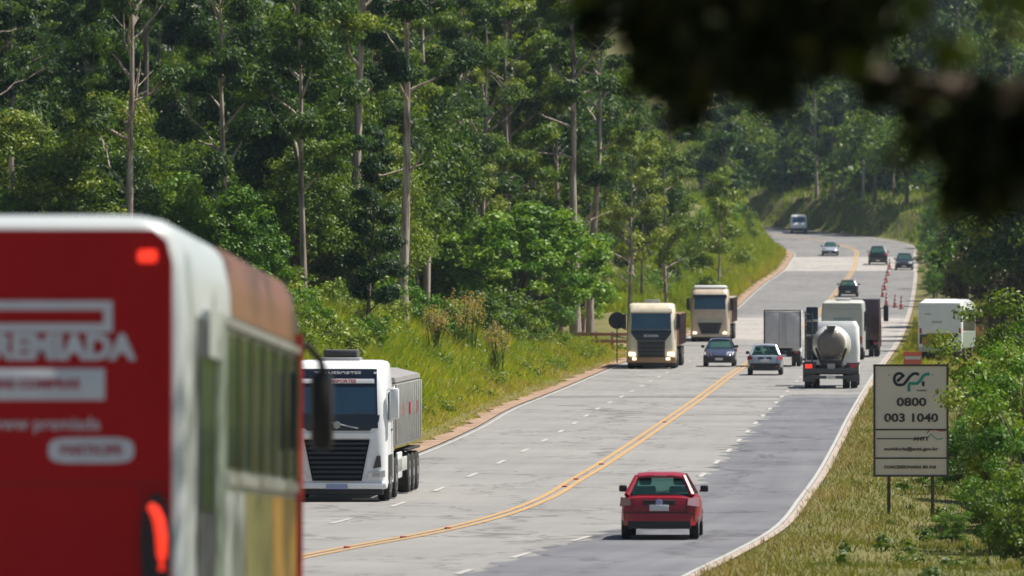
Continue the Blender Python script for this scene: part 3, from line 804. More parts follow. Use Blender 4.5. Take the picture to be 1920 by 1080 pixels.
forest(26, 437, 540, 9, 45, EUM + EU[:4] + PUF[:3], 3.2, 1.15, 1.5, '{k} deep in the forest {w}', FG, pxr=(740, 1180))
forest(24, 385, 470, 4.5, 9.0, YEL + EU[6:8] + PUF[3:], 2.6, .5, .8, 'short {k} at the forest foot {w}', 'short trees at the forest foot', 'leafy_tree')
forest(40, 520, 800, 4.6, 30, FAR[:2] + FAR[3:] + YEL + PUF[:2], 4.2, .7, 1.05, '{k} above the far cutting {w}', 'trees above the far cutting', 'leafy_tree')

# -------- right side trees
forest(44, 432, 560, 6.0, 22, [DOME[2], DOME[1], YEL[1], PUF[1], PUF[4]], 2.0, .95, 1.5, '{k} on the near right roadside {w}', 'trees along the right roadside', 'roadside_tree', 'R')
forest(34, 560, 830, 6.0, 30, FAR + YEL + PUF[:2], 3.6, .6, .95, '{k} along the climbing road {w}', 'trees along the right roadside', 'roadside_tree', 'R')
# -------- far slope beyond the bend
forest(90, 835, 1090, 4, 125, FAR, 4.0, .8, 1.25, 'hazy {k} on the far slope {w}', 'hazy trees beyond the bend', 'hillside_tree', 'R', (1360, 1990), WF)
forest(70, 1090, 1195, 30, 240, FAR, 5.0, 1.1, 1.7, 'faint {k} high on the far hill {w}', 'hazy trees beyond the bend', 'hillside_tree', 'R', (1360, 1990), WF)
forest(8, 840, 960, 5, 14, FAR[:3] + PUF[:2], 2.6, .5, .8, 'hazy small {k} at the slope foot {w}', 'hazy trees beyond the bend', 'hillside_tree', 'R', (1420, 1740), WF)
forest(36, 800, 1000, 3.0, 20, [SH[2], SH[0], BU[3]], 2.2, .9, 1.6, '{k} below the far slope {w}', 'bushes below the far slope', 'green_bush', 'R', where=WF)
forest(30, 565, 830, 1.6, 6.5, [SH[0], SH[2], SH[3], BU[3]], 1.9, .8, 1.35, '{k} on the climbing right bank {w}', 'shrubs on the far right bank', 'roadside_shrub', 'R')

# -------- bushes
SP = ('stem', 'foliage')
WB = ((620, 'right above the bus front'), (700, 'above the white truck cab'), (790, 'above the grey load box'), (880, 'beside the feathery plume grass'), (960, 'under the round tree left half'), (1040, 'under the round tree right half'), (1150, 'near the wooden fence'), (1330, 'above the cream truck'), (9999, 'above the far bend'))
def bushes(n, y0, y1, dmin, dmax, protos, dist, smin, smax, label, group, side='L', name='bush', cond=None):
    made = tries = 0
    while made < n and tries < n * 80:
        tries += 1
        y = random.uniform(y0, y1); d = random.uniform(dmin, dmax)
        x = float(Xl(y)) - d if side == 'L' else float(Xr(y)) + d
        px = 960 + F * x / y
        if not (-60 < px < 1990): continue
        if cond and not cond(px, y, x): continue
        if not free(x, y, dist): continue
        s = random.uniform(smin, smax); p = random.choice(protos)
        plant(name, p, (x, y, gz(x, y) - .05), random.uniform(0, 6.28), s, label.format(k=kind_of[p[0].name], w=bins(px, WB)), 'bush', group, SP)
        made += 1
bushes(56, 225, 335, 5.2, 11, BU[:3], 1.1, .6, 1.15, '{k} on the sunny grassy bank {w}', 'bushes on the bank top')
bushes(26, 322, 345, 9, 24, BU + SH[:2], 1.7, .6, 1.0, '{k} in the forest edge shade {w}', 'bushes at the forest edge')
bushes(26, 355, 410, 4.0, 11, BU[1:] , 1.3, .8, 1.3, '{k} on the bank end {w}', 'bushes below the round tree', cond=lambda px, y, x: 900 < px < 1110)
bushes(26, 560, 800, 3.5, 9, BU, 2.0, .8, 1.4, '{k} on the far grassy cutting {w}', 'bushes on the far cutting')

# -------- right-hand shrubs beside the sign
spots = [(1862, 150, 0, .62, 'low leafy shrub right of the sign post with dark green leaves'),
         (1925, 144, 1, .75, 'yellow green shrub at the lower right corner of the verge'),
         (1955, 160, 2, .85, 'dense green shrub behind the low leafy shrub'),
         (1838, 186, 0, .8, 'bright green shrub directly right of the sign board'),
         (1932, 178, 2, .92, 'tall dark green shrub in the right thicket beside the frame edge'),
         (1945, 168, 4, 1.25, 'tall pale shrub at the right frame edge'),
         (1912, 200, 1, .85, 'yellowish shrub above the bright shrub beside the sign'),
         (1942, 205, 4, 1.55, 'tallest yellow green shrub with pale shoots at the right frame edge'),
         (1836, 222, 0, .62, 'rounded shrub in front of the yellow bus corner'),
         (1945, 190, 0, 1.5, 'green shrub half cut by the right frame edge'),
         (1965, 236, 2, 1.1, 'dark shrub behind the thicket near the wooden sign'),
         (1985, 250, 1, 1.4, 'far yellow shrub of the right thicket'),
         (1815, 182, 3, .5, 'small dull shrub behind the right sign post'),
         (1985, 152, 2, 1.1, 'dark shrub mostly outside the right frame edge'),
         (1786, 160, 0, .30, 'small leafy shrub growing beside the right sign post'),
         (1965, 250, 4, 1.0, 'pale shrub left of the dark shrub near the wooden sign'),
         (1890, 168, 3, .6, 'dull brownish shrub between the low leafy shrub and the tall dark one'),
         (1850, 170, 1, .55, 'small yellow green shrub under the bright shrub beside the sign'),
         (1800, 200, 2, .6, 'dark green shrub peeping out behind the sign board edge'),
         (1832, 290, 1, .75, 'far bush covering the lower right corner of the white bus')]
for px, Y, k, s, lab in spots:
    x = px_at(px, Y)
    plant('shrub', SH[k], (x, Y, gz(x, Y) - .05), R.uniform(0, 6.28), s, lab, 'shrub', 'shrubs beside the sign', SP)

# -------- grass
def blades(name, X, Y, h, w, tint, m, lean=.35, extra=0.0):
    N = len(X); Z = ground(X, Y) + extra
    a = rng.uniform(0, 2 * PI, N); b = rng.uniform(0, 2 * PI, N)
    ln = rng.uniform(0, lean, N) * h
    base = np.stack([X, Y, Z - .03], -1)
    s = np.stack([np.cos(a), np.sin(a), 0 * a], -1) * (w * .5)[:, None]
    tip = base + np.stack([np.cos(b) * ln, np.sin(b) * ln, h], -1)
    V = np.stack([base - s, base + s, tip], 1).reshape(-1, 3)
    return tag(link(name, raw_mesh(name, V, np.arange(3 * N).reshape(N, 3), 3, tint, m)), kind='stuff')

def scatter(n, y0, y1, d0, d1, side, power=1.0):
    Y = rng.uniform(y0, y1, n); d = d0 + (d1 - d0) * rng.uniform(0, 1, n) ** power
    X = Xl(Y) - d if side == 'L' else Xr(Y) + d
    px = 960 + F * X / Y
    k = (px > -80) & (px < 2000)
    return X[k], Y[k], d[k]
def patch(X, Y, s=1.0):
    return .5 + .25 * np.sin(X * .9 * s + np.sin(Y * .35 * s)) * np.sin(Y * .27 * s + X * .2) + .25 * np.sin(X * 2.3 * s + Y * .6 * s) * np.sin(Y * .9 * s)

X, Y, d = scatter(200000, 112, 345, .12, 14, 'R')
p = patch(X, Y)
t = np.clip(.36 + .6 * (p - .5) + .40 * np.exp(-d / 1.6) + rng.normal(0, .13, len(X)), 0, 1)
blades('verge_grass', X, Y, rng.uniform(.05, .2, len(X)) * (.6 + .8 * p), rng.uniform(.015, .045, len(X)), t, M['verge'], 1.3)
X, Y, d = scatter(240000, 185, 440, .6, 11, 'L')
p = patch(X, Y, .8)
prof = np.clip((d - .8) / 2.5, .15, 1)
t = np.clip(.38 + .45 * (p - .5) + .5 * np.exp(-(d - .8) / 1.2) + rng.normal(0, .15, len(X)), 0, 1)
blades('bank_grass', X, Y, rng.uniform(.25, .85, len(X)) * prof * (.7 + .5 * p), rng.uniform(.03, .08, len(X)), t, M['grass'], 1.3)
X, Y, d = scatter(60000, 285, 350, 9, 30, 'L')
t = np.clip(.62 + .35 * (patch(X, Y, .6) - .5) + rng.normal(0, .13, len(X)), 0, 1)
blades('meadow_grass', X, Y, rng.uniform(.3, .8, len(X)), rng.uniform(.03, .07, len(X)), t, M['grass'], .6)
X, Y, d = scatter(70000, 520, 860, .9, 9, 'L')
t = np.clip(.33 + .3 * (patch(X, Y, .4) - .5) + .4 * np.exp(-(d - .9) / 1.0) + rng.normal(0, .12, len(X)), 0, 1)
blades('cutting_grass', X, Y, rng.uniform(.3, .9, len(X)), rng.uniform(.06, .12, len(X)), t, M['grass'], .6)
X, Y, d = scatter(40000, 800, 1010, .8, 30, 'R')
t = np.clip(.16 + .3 * (patch(X, Y, .3) - .5) + rng.normal(0, .1, len(X)), 0, 1)
blades('slope_grass', X, Y, rng.uniform(.3, 1.0, len(X)), rng.uniform(.1, .2, len(X)), t, M['grass'], .6)
X, Y, d = scatter(40000, 345, 560, .5, 14, 'R')
t = np.clip(.6 + .35 * (patch(X, Y, .5) - .5) + rng.normal(0, .14, len(X)), 0, 1)
blades('roadside_grass', X, Y, rng.uniform(.1, .45, len(X)), rng.uniform(.03, .07, len(X)), t, M['grass'], .6)
# forest-floor undergrowth: one leafy mass nobody could count
X, Y, d = scatter(60000, 320, 520, 8, 40, 'L')
keep = patch(X, Y, .7) > .42
X, Y = X[keep], Y[keep]
C = np.stack([X, Y, ground(X, Y) + rng.uniform(0.05, 1.5, len(X)) * patch(X, Y, 1.3)], -1)
tag(link('undergrowth', leaves_mesh('undergrowth', C, rng.normal(size=C.shape) + [0, 0, -.2], rng.uniform(.2, .4, len(X)), rng.uniform(.1, .2, len(X)), np.clip(rng.normal(.5, .2, len(X)), 0, 1), rng.normal(size=C.shape) + [0, 0, .8], M['leaf_bright'])), kind='stuff')
Y = rng.uniform(850, 1290, 90000); X = px_at(rng.uniform(1370, 2000, 90000), Y)
k = (X - Xr(Y)) > 8; X, Y = X[k], Y[k]
C = np.stack([X, Y, ground(X, np.minimum(Y, 1200)) + np.maximum(0, Y - 1200) * .03 + rng.uniform(0, 3.5, len(X)) * patch(X, Y, .25)], -1)
tag(link('far_woodland', leaves_mesh('far_woodland', C, rng.normal(size=C.shape), rng.uniform(.6, 1.2, len(X)), rng.uniform(.4, .8, len(X)), np.clip(rng.normal(.4, .2, len(X)), 0, 1), rng.normal(size=C.shape) + [0, 0, .8], M['leaf_dark'])), kind='stuff')
Y = rng.uniform(480, 1180, 90000); d = rng.uniform(11, 80, 90000); X = Xl(Y) - d
C = np.stack([X, Y, ground(X, Y) + rng.uniform(0, 3.0, len(X)) * patch(X, Y, .25)], -1)
tag(link('hill_woodland', leaves_mesh('hill_woodland', C, rng.normal(size=C.shape), rng.uniform(.4, .9, len(X)), rng.uniform(.3, .6, len(X)), np.clip(rng.normal(.4, .2, len(X)), 0, 1), rng.normal(size=C.shape) + [0, 0, .8], M['leaf_dark'])), kind='stuff')
# broad-leaved weeds through the bank grass and the verge
def weeds(name, n, y0, y1, d0, d1, side, hmax, m, per=26, tm=.45):
    X, Y, d = scatter(n, y0, y1, d0, d1, side)
    keep = patch(X, Y, 1.1) + rng.normal(0, .12, len(X)) > .56
    X, Y = X[keep], Y[keep]; h = rng.uniform(.12, hmax, len(X))
    C, D, L, W, t, NN = clump_leaves(np.stack([X, Y, ground(X, Y) + h * .5], -1), h * .8, per, 1.0, .1, (.09, .2), .42, tm)
    tag(link(name, leaves_mesh(name, C, D, L, W, t, NN, m)), kind='stuff')
weeds('bank_weeds', 2400, 215, 440, 1.6, 11, 'L', .65, M['leaf_yellow'], tm=.35)
weeds('leafy_weeds', 1000, 215, 440, 3.0, 11, 'L', .8, M['leaf_bright'], tm=.4)
weeds('verge_weeds', 1300, 125, 345, 2.0, 13, 'R', .28, M['leaf_yellow'], tm=.25)
weeds('cutting_weeds', 2600, 520, 860, 1.2, 9, 'L', 1.1, M['leaf_dark'], tm=.5)
# feathery grass plumes at the end of the bank
def plume(px, Y, s, label):
    x = px_at(px, Y)
    o = empty('plume_grass', (x, Y, gz(x, Y)))
    n = 26; b = rng.uniform(0, 6.28, n); ln = rng.uniform(.2, .8, n) * s; h = rng.uniform(1.6, 2.7, n) * s
    base = np.stack([rng.normal(0, .15, n), rng.normal(0, .15, n), 0 * b], -1)
    tip = base + np.stack([np.cos(b) * ln, np.sin(b) * ln, h], -1)
    link('stalk', tubes_mesh('stalk', [(np.array([u, (u + v) / 2 + [0, 0, .15], v]), np.array([.015, .012, .008])) for u, v in zip(base, tip)], M['leaf_yellow'], 4), o)
    q = np.repeat(tip, 26, 0); C = q + rng.normal(0, .06, q.shape) + np.array([0, 0, 1]) * rng.uniform(-.5, .1, (len(q), 1)) * s
    link('plume', leaves_mesh('plume', C, rng.normal(size=C.shape) + [0, 0, 1.2], .14, .04, np.clip(rng.normal(.92, .06, len(C)), 0, 1), None, M['grass']), o)
    return tag(o, label, 'grass plant', 'feathery grass plants on the bank')
for px, Y, s, lab in ((862, 322, 1.0, 'pinkish feathery plume grass on the bank left of the round tree'), (884, 328, 1.15, 'taller pale plume grass just under the round tree'), (930, 322, .9, 'straw coloured plume grass below the middle of the round tree'), (815, 306, .8, 'greenish plume grass furthest from the round tree')):
    plume(px, Y, s, lab)

# ------------------------------------------------------------------ vehicles: shared pieces
def wheel(parent, x, y, r, w, m_rim='rim', seg=20, dual=0.0):
    """tyre about an X axle at height r, with its rim as a sub-part"""
    s = 1 if x > 0 else -1
    t = MB(); h = w / 2
    t.disc_lathe((x, y, r), (1, 0, 0), [(-h, r * .62), (-h, r * .93), (-h * .75, r), (h * .75, r), (h, r * .93), (h, r * .62)], seg)
    if dual:
        t.disc_lathe((x - s * dual, y, r), (1, 0, 0), [(-h, r * .62), (-h, r * .93), (-h * .75, r), (h * .75, r), (h, r * .93), (h, r * .62)], seg)
    tyre = t.build('wheel', M['rubber'], parent)
    rm = MB(); o = s * (h + .004)
    rm.disc_lathe((x + o - s * .03, y, r), (s, 0, 0), [(0, r * .6), (.03, r * .6), (.02, r * .5), (.005, r * .3), (.035, r * .18), (.035, .01)], seg)
    rm.build('rim', M[m_rim], tyre)
    return tyre

def place(root, px, py, oncoming, L, yaw=0.0, head=None):
    """stand a vehicle on the road: its end that faces us at pixel (px, py)"""
    X, Y = on_road(px, py); X = float(X); Y = float(Y)
    if oncoming: slope = float((Xc(Y + L) - Xc(Y)) / L)
    else: slope = float((Xc(Y + L) - Xc(Y)) / L)
    a = math.atan(slope) + yaw if head is None else head
    z0, z1 = float(zroad(Y)), float(zroad(Y + L)); pitch = math.atan2(z1 - z0, L)
    d = Vector((math.sin(a), math.cos(a), 0))
    P = Vector((X, Y, z0 + .012))
    if oncoming:
        P = P + d * L; P.z = z1 + .012
        root.location = P; root.rotation_euler = (-pitch, 0, PI - a)
    else:
        root.location = P; root.rotation_euler = (pitch, 0, -a)
    return root

def car(name, label, paint, L=3.9, W=1.65, H=1.45, belt=.92, group=None, rear='hatch', lit=False, plate='plate', rearbump=None, detail=True, glassm='glass', front_lamps='lamp', tail='tail'):
    root = empty(name); tag(root, label, 'car', group)
    hw = W / 2; P = M[paint]
    # body: rings along the length, y=0 rear .. L front
    st = [(0.0, .80, .42, belt - .22), (.05, .92, .30, belt - .05), (.22, .97, .24, belt), (.9, 1.0, .20, belt + .015), (1.9, 1.0, .19, belt + .02), (L - 1.15, .99, .2, belt - .0),
          (L - .55, .95, .22, belt - .11), (L - .14, .85, .27, belt - .22), (L, .72, .36, belt - .36)]
    rings = []
    for y, k, zb, zt in st:
        w = hw * k; h = zt - zb
        half = [(.55 * w, zb), (.9 * w, zb + .05 * h), (.985 * w, zb + .22 * h), (w, zb + .45 * h), (.99 * w, zb + .66 * h), (.955 * w, zb + .88 * h), (.86 * w, zt - .004), (.5 * w, zt + .018)]
        ring = half + [(-x, z) for x, z in half[::-1]]
        rings.append([(x, y, z) for x, z in ring])
    b = MB().loft(rings); b.build('body', P, root, 40)
    # greenhouse corner points
    rb, rt, ft, fb = (.16, .50, 1.95, 2.72) if rear == 'hatch' else (.75, 1.15, 2.05, 2.85)
    rb, rt, ft, fb = [v * L / 3.9 for v in (rb, rt, ft, fb)]
    bw, tw = hw * .83, hw * .60; zt = H - .055; zb = belt + .005
    def c(s, y, top): return Vector((s * (tw if top else bw), y, zt if top else zb))
    roof = MB()
    rr = []
    for y, k, dz in ((rt - .07, .92, -.03), (rt, 1.0, .0), ((rt + ft) / 2, 1.03, .03), (ft, 1.0, .0), (ft + .08, .92, -.035)):
        w = tw * k
        rr.append([(-w, y, zt + dz - .01), (-w * .96, y, zt + dz + .03), (-w * .5, y, zt + dz + .052), (w * .5, y, zt + dz + .052), (w * .96, y, zt + dz + .03), (w, y, zt + dz - .01), (w * .5, y, zt + dz), (-w * .5, y, zt + dz)])
    roof.loft(rr); roof.build('roof', P, root, 50)
    for s in (-1, 1):
        MB().tube([c(s, rb, 0), c(s, rt, 1)], [.065, .05], 6).build('pillar', P, root)
        MB().tube([c(s, fb, 0), c(s, ft, 1)], [.045, .04], 6).build('pillar', P, root)
        ym = (rb + fb) / 2 + .1; yt = (rt + ft) / 2 + .05
        if detail: MB().tube([c(s, ym, 0), c(s, yt, 1)], [.04, .035], 6).build('pillar', M['black'], root)
        MB().prism([c(s, rb + .03, 0), c(s, fb - .03, 0), c(s, ft - .02, 1), c(s, rt + .03, 1)], .008, (s, 0, .3)).build('side_window', M[glassm], root)
    n = (c(1, rt, 1) - c(1, rb, 0)).cross(Vector((1, 0, 0)))
    MB().prism([c(-1, rb, 0) + Vector((.05, 0, .03)), c(1, rb, 0) + Vector((-.05, 0, .03)), c(1, rt, 1) + Vector((-.03, 0, -.02)), c(-1, rt, 1) + Vector((.03, 0, -.02))], .008, (0, -1, .6)).build('rear_window', M[glassm], root)
    MB().prism([c(-1, fb, 0) + Vector((.05, 0, .02)), c(1, fb, 0) + Vector((-.05, 0, .02)), c(1, ft, 1) + Vector((-.03, 0, -.02)), c(-1, ft, 1) + Vector((.03, 0, -.02))], .008, (0, 1, .6)).build('windscreen', M[glassm], root)
    bx('interior', M['interior'], root, -bw * .93, bw * .93, rb + .12, fb - .1, zb - .03, zb + .03, .01)
    if detail:
        for s in (-1, 1):
            q = MB(); q.box(s * .36 - .22, s * .36 + .22, 1.65, 1.8, zb, zb + .16, .04); q.box(s * .36 - .13, s * .36 + .13, 1.66, 1.76, zb + .18, zb + .36, .05)
            q.build('front_seat', M['seat'], root)
    for s in (-1, 1):
        wheel(root, s * (hw - .11), .62, .29, .19); wheel(root, s * (hw - .11), L - .72, .29, .19)
        mo = MB(); yy = fb - .25; mo.box(s * (hw + .04) - .085, s * (hw + .04) + .085, yy - .05, yy + .05, belt + .03, belt + .17, .03)
        mo.tube([(s * (hw - .06), yy, belt + .04), (s * (hw + .02), yy, belt + .07)], .02, 6)
        mo.build('mirror', M['black'], root)
        # rear lamps wrap the corner
        tl = MB(); z0, z1 = belt - .22, belt - .03
        tl.loft([[(s * hw * .72, -.004, z0 + .03), (s * hw * .985, .10, z0), (s * hw * .985, .30, z0 + .06), (s * hw * .97, .30, z1), (s * hw * .93, .09, z1), (s * hw * .74, .018, z1 - .02)],
                 [(s * (hw * .72), -.03, z0 + .03), (s * (hw * .985 + .02), .07, z0), (s * (hw * .985 + .02), .28, z0 + .06), (s * (hw * .97 + .02), .28, z1), (s * (hw * .93 + .02), .06, z1), (s * hw * .74, -.01, z1 - .02)]])
        tl.build('tail_lamp', M[tail], root)
        hl = MB(); z0, z1 = belt - .34, belt - .17
        hl.loft([[(s * hw * .45, L - .06, z0), (s * hw * .86, L - .2, z0 + .01), (s * hw * .92, L - .42, z1), (s * hw * .5, L - .17, z1 - .01)],
                 [(s * hw * .45, L - .0, z0), (s * hw * .87, L - .12, z0 + .01), (s * (hw * .92 + .03), L - .38, z1 + .02), (s * hw * .5, L - .1, z1 + .02)]])
        hl.build('headlamp', M[front_lamps], root)
    rp = M[rearbump] if rearbump else P
    bm = MB(); bm.loft([[(-hw * .93, -.02 + .14, z), (-hw * .8, -.05, z), (hw * .8, -.05, z), (hw * .93, .12, z), (hw * .8, .3, z), (-hw * .8, .3, z)] for z in (.30, .36, .50, .55)])
    bm.build('rear_bumper', rp, root, 50)
    bx('rear_valance', M['black'], root, -hw * .8, hw * .8, -.058, .2, .225, .39, .02)
    fbm = MB(); fbm.loft([[(-hw * .95, L - .3, z), (-hw * .78, L + .03, z), (hw * .78, L + .03, z), (hw * .95, L - .3, z), (0, L - .35, z)] for z in (.2, .26, .42, .47)])
    fbm.build('front_bumper', M['black'], root, 50)
    bx('grille', M['black'], root, -hw * .42, hw * .42, L - .03, L + .012, .5, .58, .01)
    bx('licence_plate', M[plate], root, -.2, .2, L + .03, L + .045, .33, .45)
    if detail:
        rec = bx('plate_recess', M['black'], root, -.33, .33, -.012, .1, belt - .19, belt - .085, .01)
        bx('licence_plate', M[plate], root, -.2, .2, -.046, .04, belt - .31, belt - .185, .004)
        bg_ = MB(); bg_.disc_lathe((0, -.012, belt - .135), (0, -1, 0), [(0, .075), (.012, .075), (.016, .06), (.016, .01)], 20)
        o = bg_.build('badge', M['plateblue'], root)
        bx('brake_lamp', M[tail], root, -.14, .14, rt - .075, rt - .03, zt + .0, zt + .022, .004)
        for s in (-1, 1): MB().tube([(s * hw * .69, .0, belt - .03), (s * hw * .7, -.012, belt - .3), (s * hw * .66, -.03, .56)], .007, 5).build('lid_seam', M['black'], root)
        bx('bumper_seam', M['black'], root, -hw * .9, hw * .9, -.056, .05, .553, .566)
        for s in (-1, 1): bx('reflector', M['tail'], root, s * hw * .7 - .09, s * hw * .7 + .09, -.056, .0, .40, .445, .005)
        MB().tube([(.0, rb + .05, zb + .05), (.22, rb + .09, zb + .13)], .01, 5).build('wiper', M['black'], root)
    else:
        bx('licence_plate', M[plate], root, -.2, .2, -.068, -.04, .38, .5)
    return root

def rrect(hw, y0, y1, r, z, seg=3):
    out = []
    for cx, cy, a0 in ((hw - r, y1 - r, 0), (-hw + r, y1 - r, PI / 2), (-hw + r, y0 + r, PI), (hw - r, y0 + r, 1.5 * PI)):
        for k in range(seg + 1):
            a = a0 + (PI / 2) * k / seg
            out.append((cx + r * math.cos(a), cy + r * math.sin(a), z))
    return out

def frontpanel(pts, yf, t):
    """polygon (x, z) on the plane y=yf, t thick towards the front"""
    return MB().prism([(x, yf, z) for x, z in pts], t, (0, 1, 0))

def truck_cab(root, L, style, paint, ztop=3.3):
    """cab-over tractor, its front at y=L"""
    P = M[paint]; hw = 1.22
    yb = L - 2.15
    cab = MB()
    cab.loft([rrect(hw, yb, L - .02, .22, .42, 5), rrect(hw, yb, L, .26, .9, 5), rrect(hw, yb, L, .3, 1.75, 5), rrect(hw - .01, yb, L - .06, .3, 2.3, 5), rrect(hw - .04, yb, L - .16, .32, 2.9, 5),
              rrect(hw - .08, yb, L - .34, .34, ztop - .1, 5), rrect(hw - .14, yb + .03, L - .46, .34, ztop - .03, 5), rrect(hw - .26, yb + .1, L - .66, .34, ztop, 5)])
    cab.build('cab', P, root, 40)
    def fy(z): return float(np.interp(z, [.42, .9, 1.75, 2.3, 2.9, ztop - .1], [L - .02, L, L, L - .06, L - .16, L - .34]))
    def slab(name, m, pts, t=.02):
        """panel hugging the curved cab front: pts outline in (x, z), t proud of it"""
        zs = sorted({round(p[1], 4) for p in pts}); lo, hi = zs[0], zs[-1]
        zs = sorted(set(zs) | {z for z in (.9, 1.75, 2.3, 2.9, ztop - .1) if lo < z < hi})
        def span(z):
            xs = []
            for (xa, za), (xb, zb) in zip(pts, pts[1:] + pts[:1]):
                if min(za, zb) - 1e-6 <= z <= max(za, zb) + 1e-6:
                    xs += [xa, xb] if abs(za - zb) < 1e-6 else [xa + (xb - xa) * (z - za) / (zb - za)]
            return min(xs), max(xs)
        rings = []
        for z in zs:
            a, b = span(z); y = fy(z)
            rings.append([(a, y - .05, z), (b, y - .05, z), (b, y + .004 + t, z), (a, y + .004 + t, z)])
        return MB().loft(rings).build(name, m, root)
    S = style
    if S == 'white':
        slab('windscreen_surround', M['navy'], [(-1.0, 1.78), (1.0, 1.78), (.95, 3.22), (-.95, 3.22)], .006)
        slab('windscreen', M['glassblue'], [(-.93, 2.12), (.93, 2.12), (.92, 2.78), (-.92, 2.78)], .035)
        slab('sun_visor_strip', M['whitetext'], [(-.9, 2.87), (.9, 2.87), (.89, 2.98), (-.89, 2.98)], .04)
        slab('lower_band', M['navy'], [(-.8, 1.72), (.72, 1.72), (1.02, 1.95), (1.04, 2.1), (-1.04, 2.1), (-1.02, 1.95)], .03)
        slab('bonnet_strip', M['white'], [(-.84, 1.53), (.84, 1.53), (.84, 1.66), (-.84, 1.66)], .05)
        g = slab('grille', M['grille'], [(-.6, .5), (.6, .5), (.8, 1.5), (-.8, 1.5)], .05)
        for k in range(8):
            z = .58 + k * .115; w = .6 + (z - .5) * .2
            bx('grille_slat', M['slat'], g, -w + .03, w - .03, fy(z) + .05, fy(z) + .066, z, z + .05, .006)
        MB().tube([(-.52, L + .03, 1.78), (.5, L + .015, 2.0)], .022, 6).build('emblem_bar', M['steel'], root)
        MB().disc_lathe((.0, L + .03, 1.86), (0, 1, 0), [(0, .09), (.02, .09), (.025, .07), (.01, .05), (.01, .01)], 18).build('emblem', M['steel'], root)
        for s in (-1, 1):
            slab('headlamp', M['lamp'], [(s * .72, .55), (s * 1.18, .6), (s * 1.17, .76), (s * .78, .7)] if s > 0 else [(-1.18, .6), (-.72, .55), (-.78, .7), (-1.17, .76)], .05)
            slab('daylight_lamp', M['darkgrey'], [(s * .88, .8), (s * 1.08, .84), (s * 1.06, 1.12), (s * .97, 1.1)] if s > 0 else [(-1.08, .84), (-.88, .8), (-.97, 1.1), (-1.06, 1.12)], .045)
        for s in (-1, 1):
            bx('wheel_arch', M['black'], root, min(s * 1.2, s * 1.235), max(s * 1.2, s * 1.235), L - 1.55, L - .36, .5, 1.12, .012)
            bx('side_skirt', M['white'], root, min(s * 1.15, s * 1.22), max(s * 1.15, s * 1.22), L - 4.6, L - 3.4, .45, 1.1, .03)
            bx('door_seam', M['black'], root, min(s * 1.21, s * 1.226), max(s * 1.21, s * 1.226), L - 1.42, L - 1.405, 1.15, 2.7)
            bx('door_handle', M['black'], root, min(s * 1.22, s * 1.25), max(s * 1.22, s * 1.25), L - 1.36, L - 1.2, 1.7, 1.74)
            slab('lamp_lens', M['steel'], [(s * .95 - .09, .6), (s * .95 + .09, .6), (s * .95 + .09, .7), (s * .95 - .09, .7)], .056)
            MB().tube([(s * .1, fy(2.0) + .03, 1.98), (s * .62, fy(2.2) + .05, 2.2)], .012, 5).build('wiper', M['black'], root)
        bx('seat_pair', M['seat'], root, -.8, .8, L - 1.2, L - .9, 1.9, 2.5, .1)
        bx('front_bumper', M['white'], root, -1.22, 1.22, L - .3, L + .06, .3, .47, .05)
        bx('licence_plate', M['plateblue'], root, -.26, .26, L + .06, L + .08, .3, .42)
        text('lettering', 'TRANSPORTES', .15, M['whitetext'], root, (0, L - .235, 3.1), (PI / 2 + .3, 0, PI), bold=.004, sx=1.15)
        text('lettering', 'TRANSPORTES', .105, M['redtext'], root, (-.02, L - .105, 2.925), (PI / 2 + .17, 0, PI), bold=.004, sx=1.25)
        for s in (-1, 1): slab('marker_lamp', M['lamp'], [(s * .92 - .04, 3.1), (s * .92 + .04, 3.1), (s * .92 + .04, 3.15), (s * .92 - .04, 3.15)], .03)
        bx('roof_hatch', M['steel'], root, -.5, .5, L - 1.5, L - .62, ztop - .05, ztop + .07, .04)
        ac = bx('air_conditioner', M['darkgrey'], root, -.42, .42, L - 1.6, L - .85, ztop + .08, ztop + .26, .05)
    elif S == 'cream':
        slab('windscreen', M['glassblue'], [(-1.0, 1.98), (1.0, 1.98), (.98, 2.78), (-.98, 2.78)], .03)
        slab('sun_visor', M['cream'], [(-1.05, 2.83), (1.05, 2.83), (1.02, 3.05), (-1.02, 3.05)], .07)
        slab('lower_band', M['navy'], [(-.72, 1.42), (.72, 1.42), (1.0, 1.78), (1.02, 1.95), (-1.02, 1.95), (-1.0, 1.78)], .03)
        text('lettering', 'SCANIA', .17, M['whitetext'], root, (0, L + .036, 1.66), (PI / 2, 0, PI), bold=.006, sx=1.25)
        g = slab('grille', M['darkgrey'], [(-.68, .5), (.68, .5), (.7, 1.4), (-.7, 1.4)], .03)
        for k in range(4):
            z = .6 + k * .2
            bx('grille_slat', M['black'], g, -.58, .58, L + .03, L + .05, z, z + .11, .01)
        for s in (-1, 1):
            slab('headlamp', M['lamp_lit'], [(s * .98 - .17, .64), (s * .98 + .15, .66), (s * .98 + .15, .84), (s * .98 - .17, .82)], .05)
            slab('fog_lamp', M['lamp_lit'], [(s * .85 - .1, .44), (s * .85 + .1, .44), (s * .85 + .1, .57), (s * .85 - .1, .57)], .09)
        bx('front_bumper', M['gold'], root, -1.24, 1.24, L - .35, L + .055, .3, .6, .06)
        bx('roof_beacon_box', M['steel'], root, -.4, .4, L - 1.3, L - .7, ztop + .01, ztop + .17, .05)
    else:
        slab('windscreen', M['glassblue'], [(-1.0, 2.05), (1.0, 2.05), (.96, 2.82), (-.96, 2.82)], .03)
        slab('sun_visor', M['navy'], [(-1.08, 2.78), (1.08, 2.78), (1.04, 2.98), (-1.04, 2.98)], .07)
        g = slab('grille', M['darkgrey'], [(-.55, .5), (.55, .5), (.78, 1.2), (-.78, 1.2)], .03)
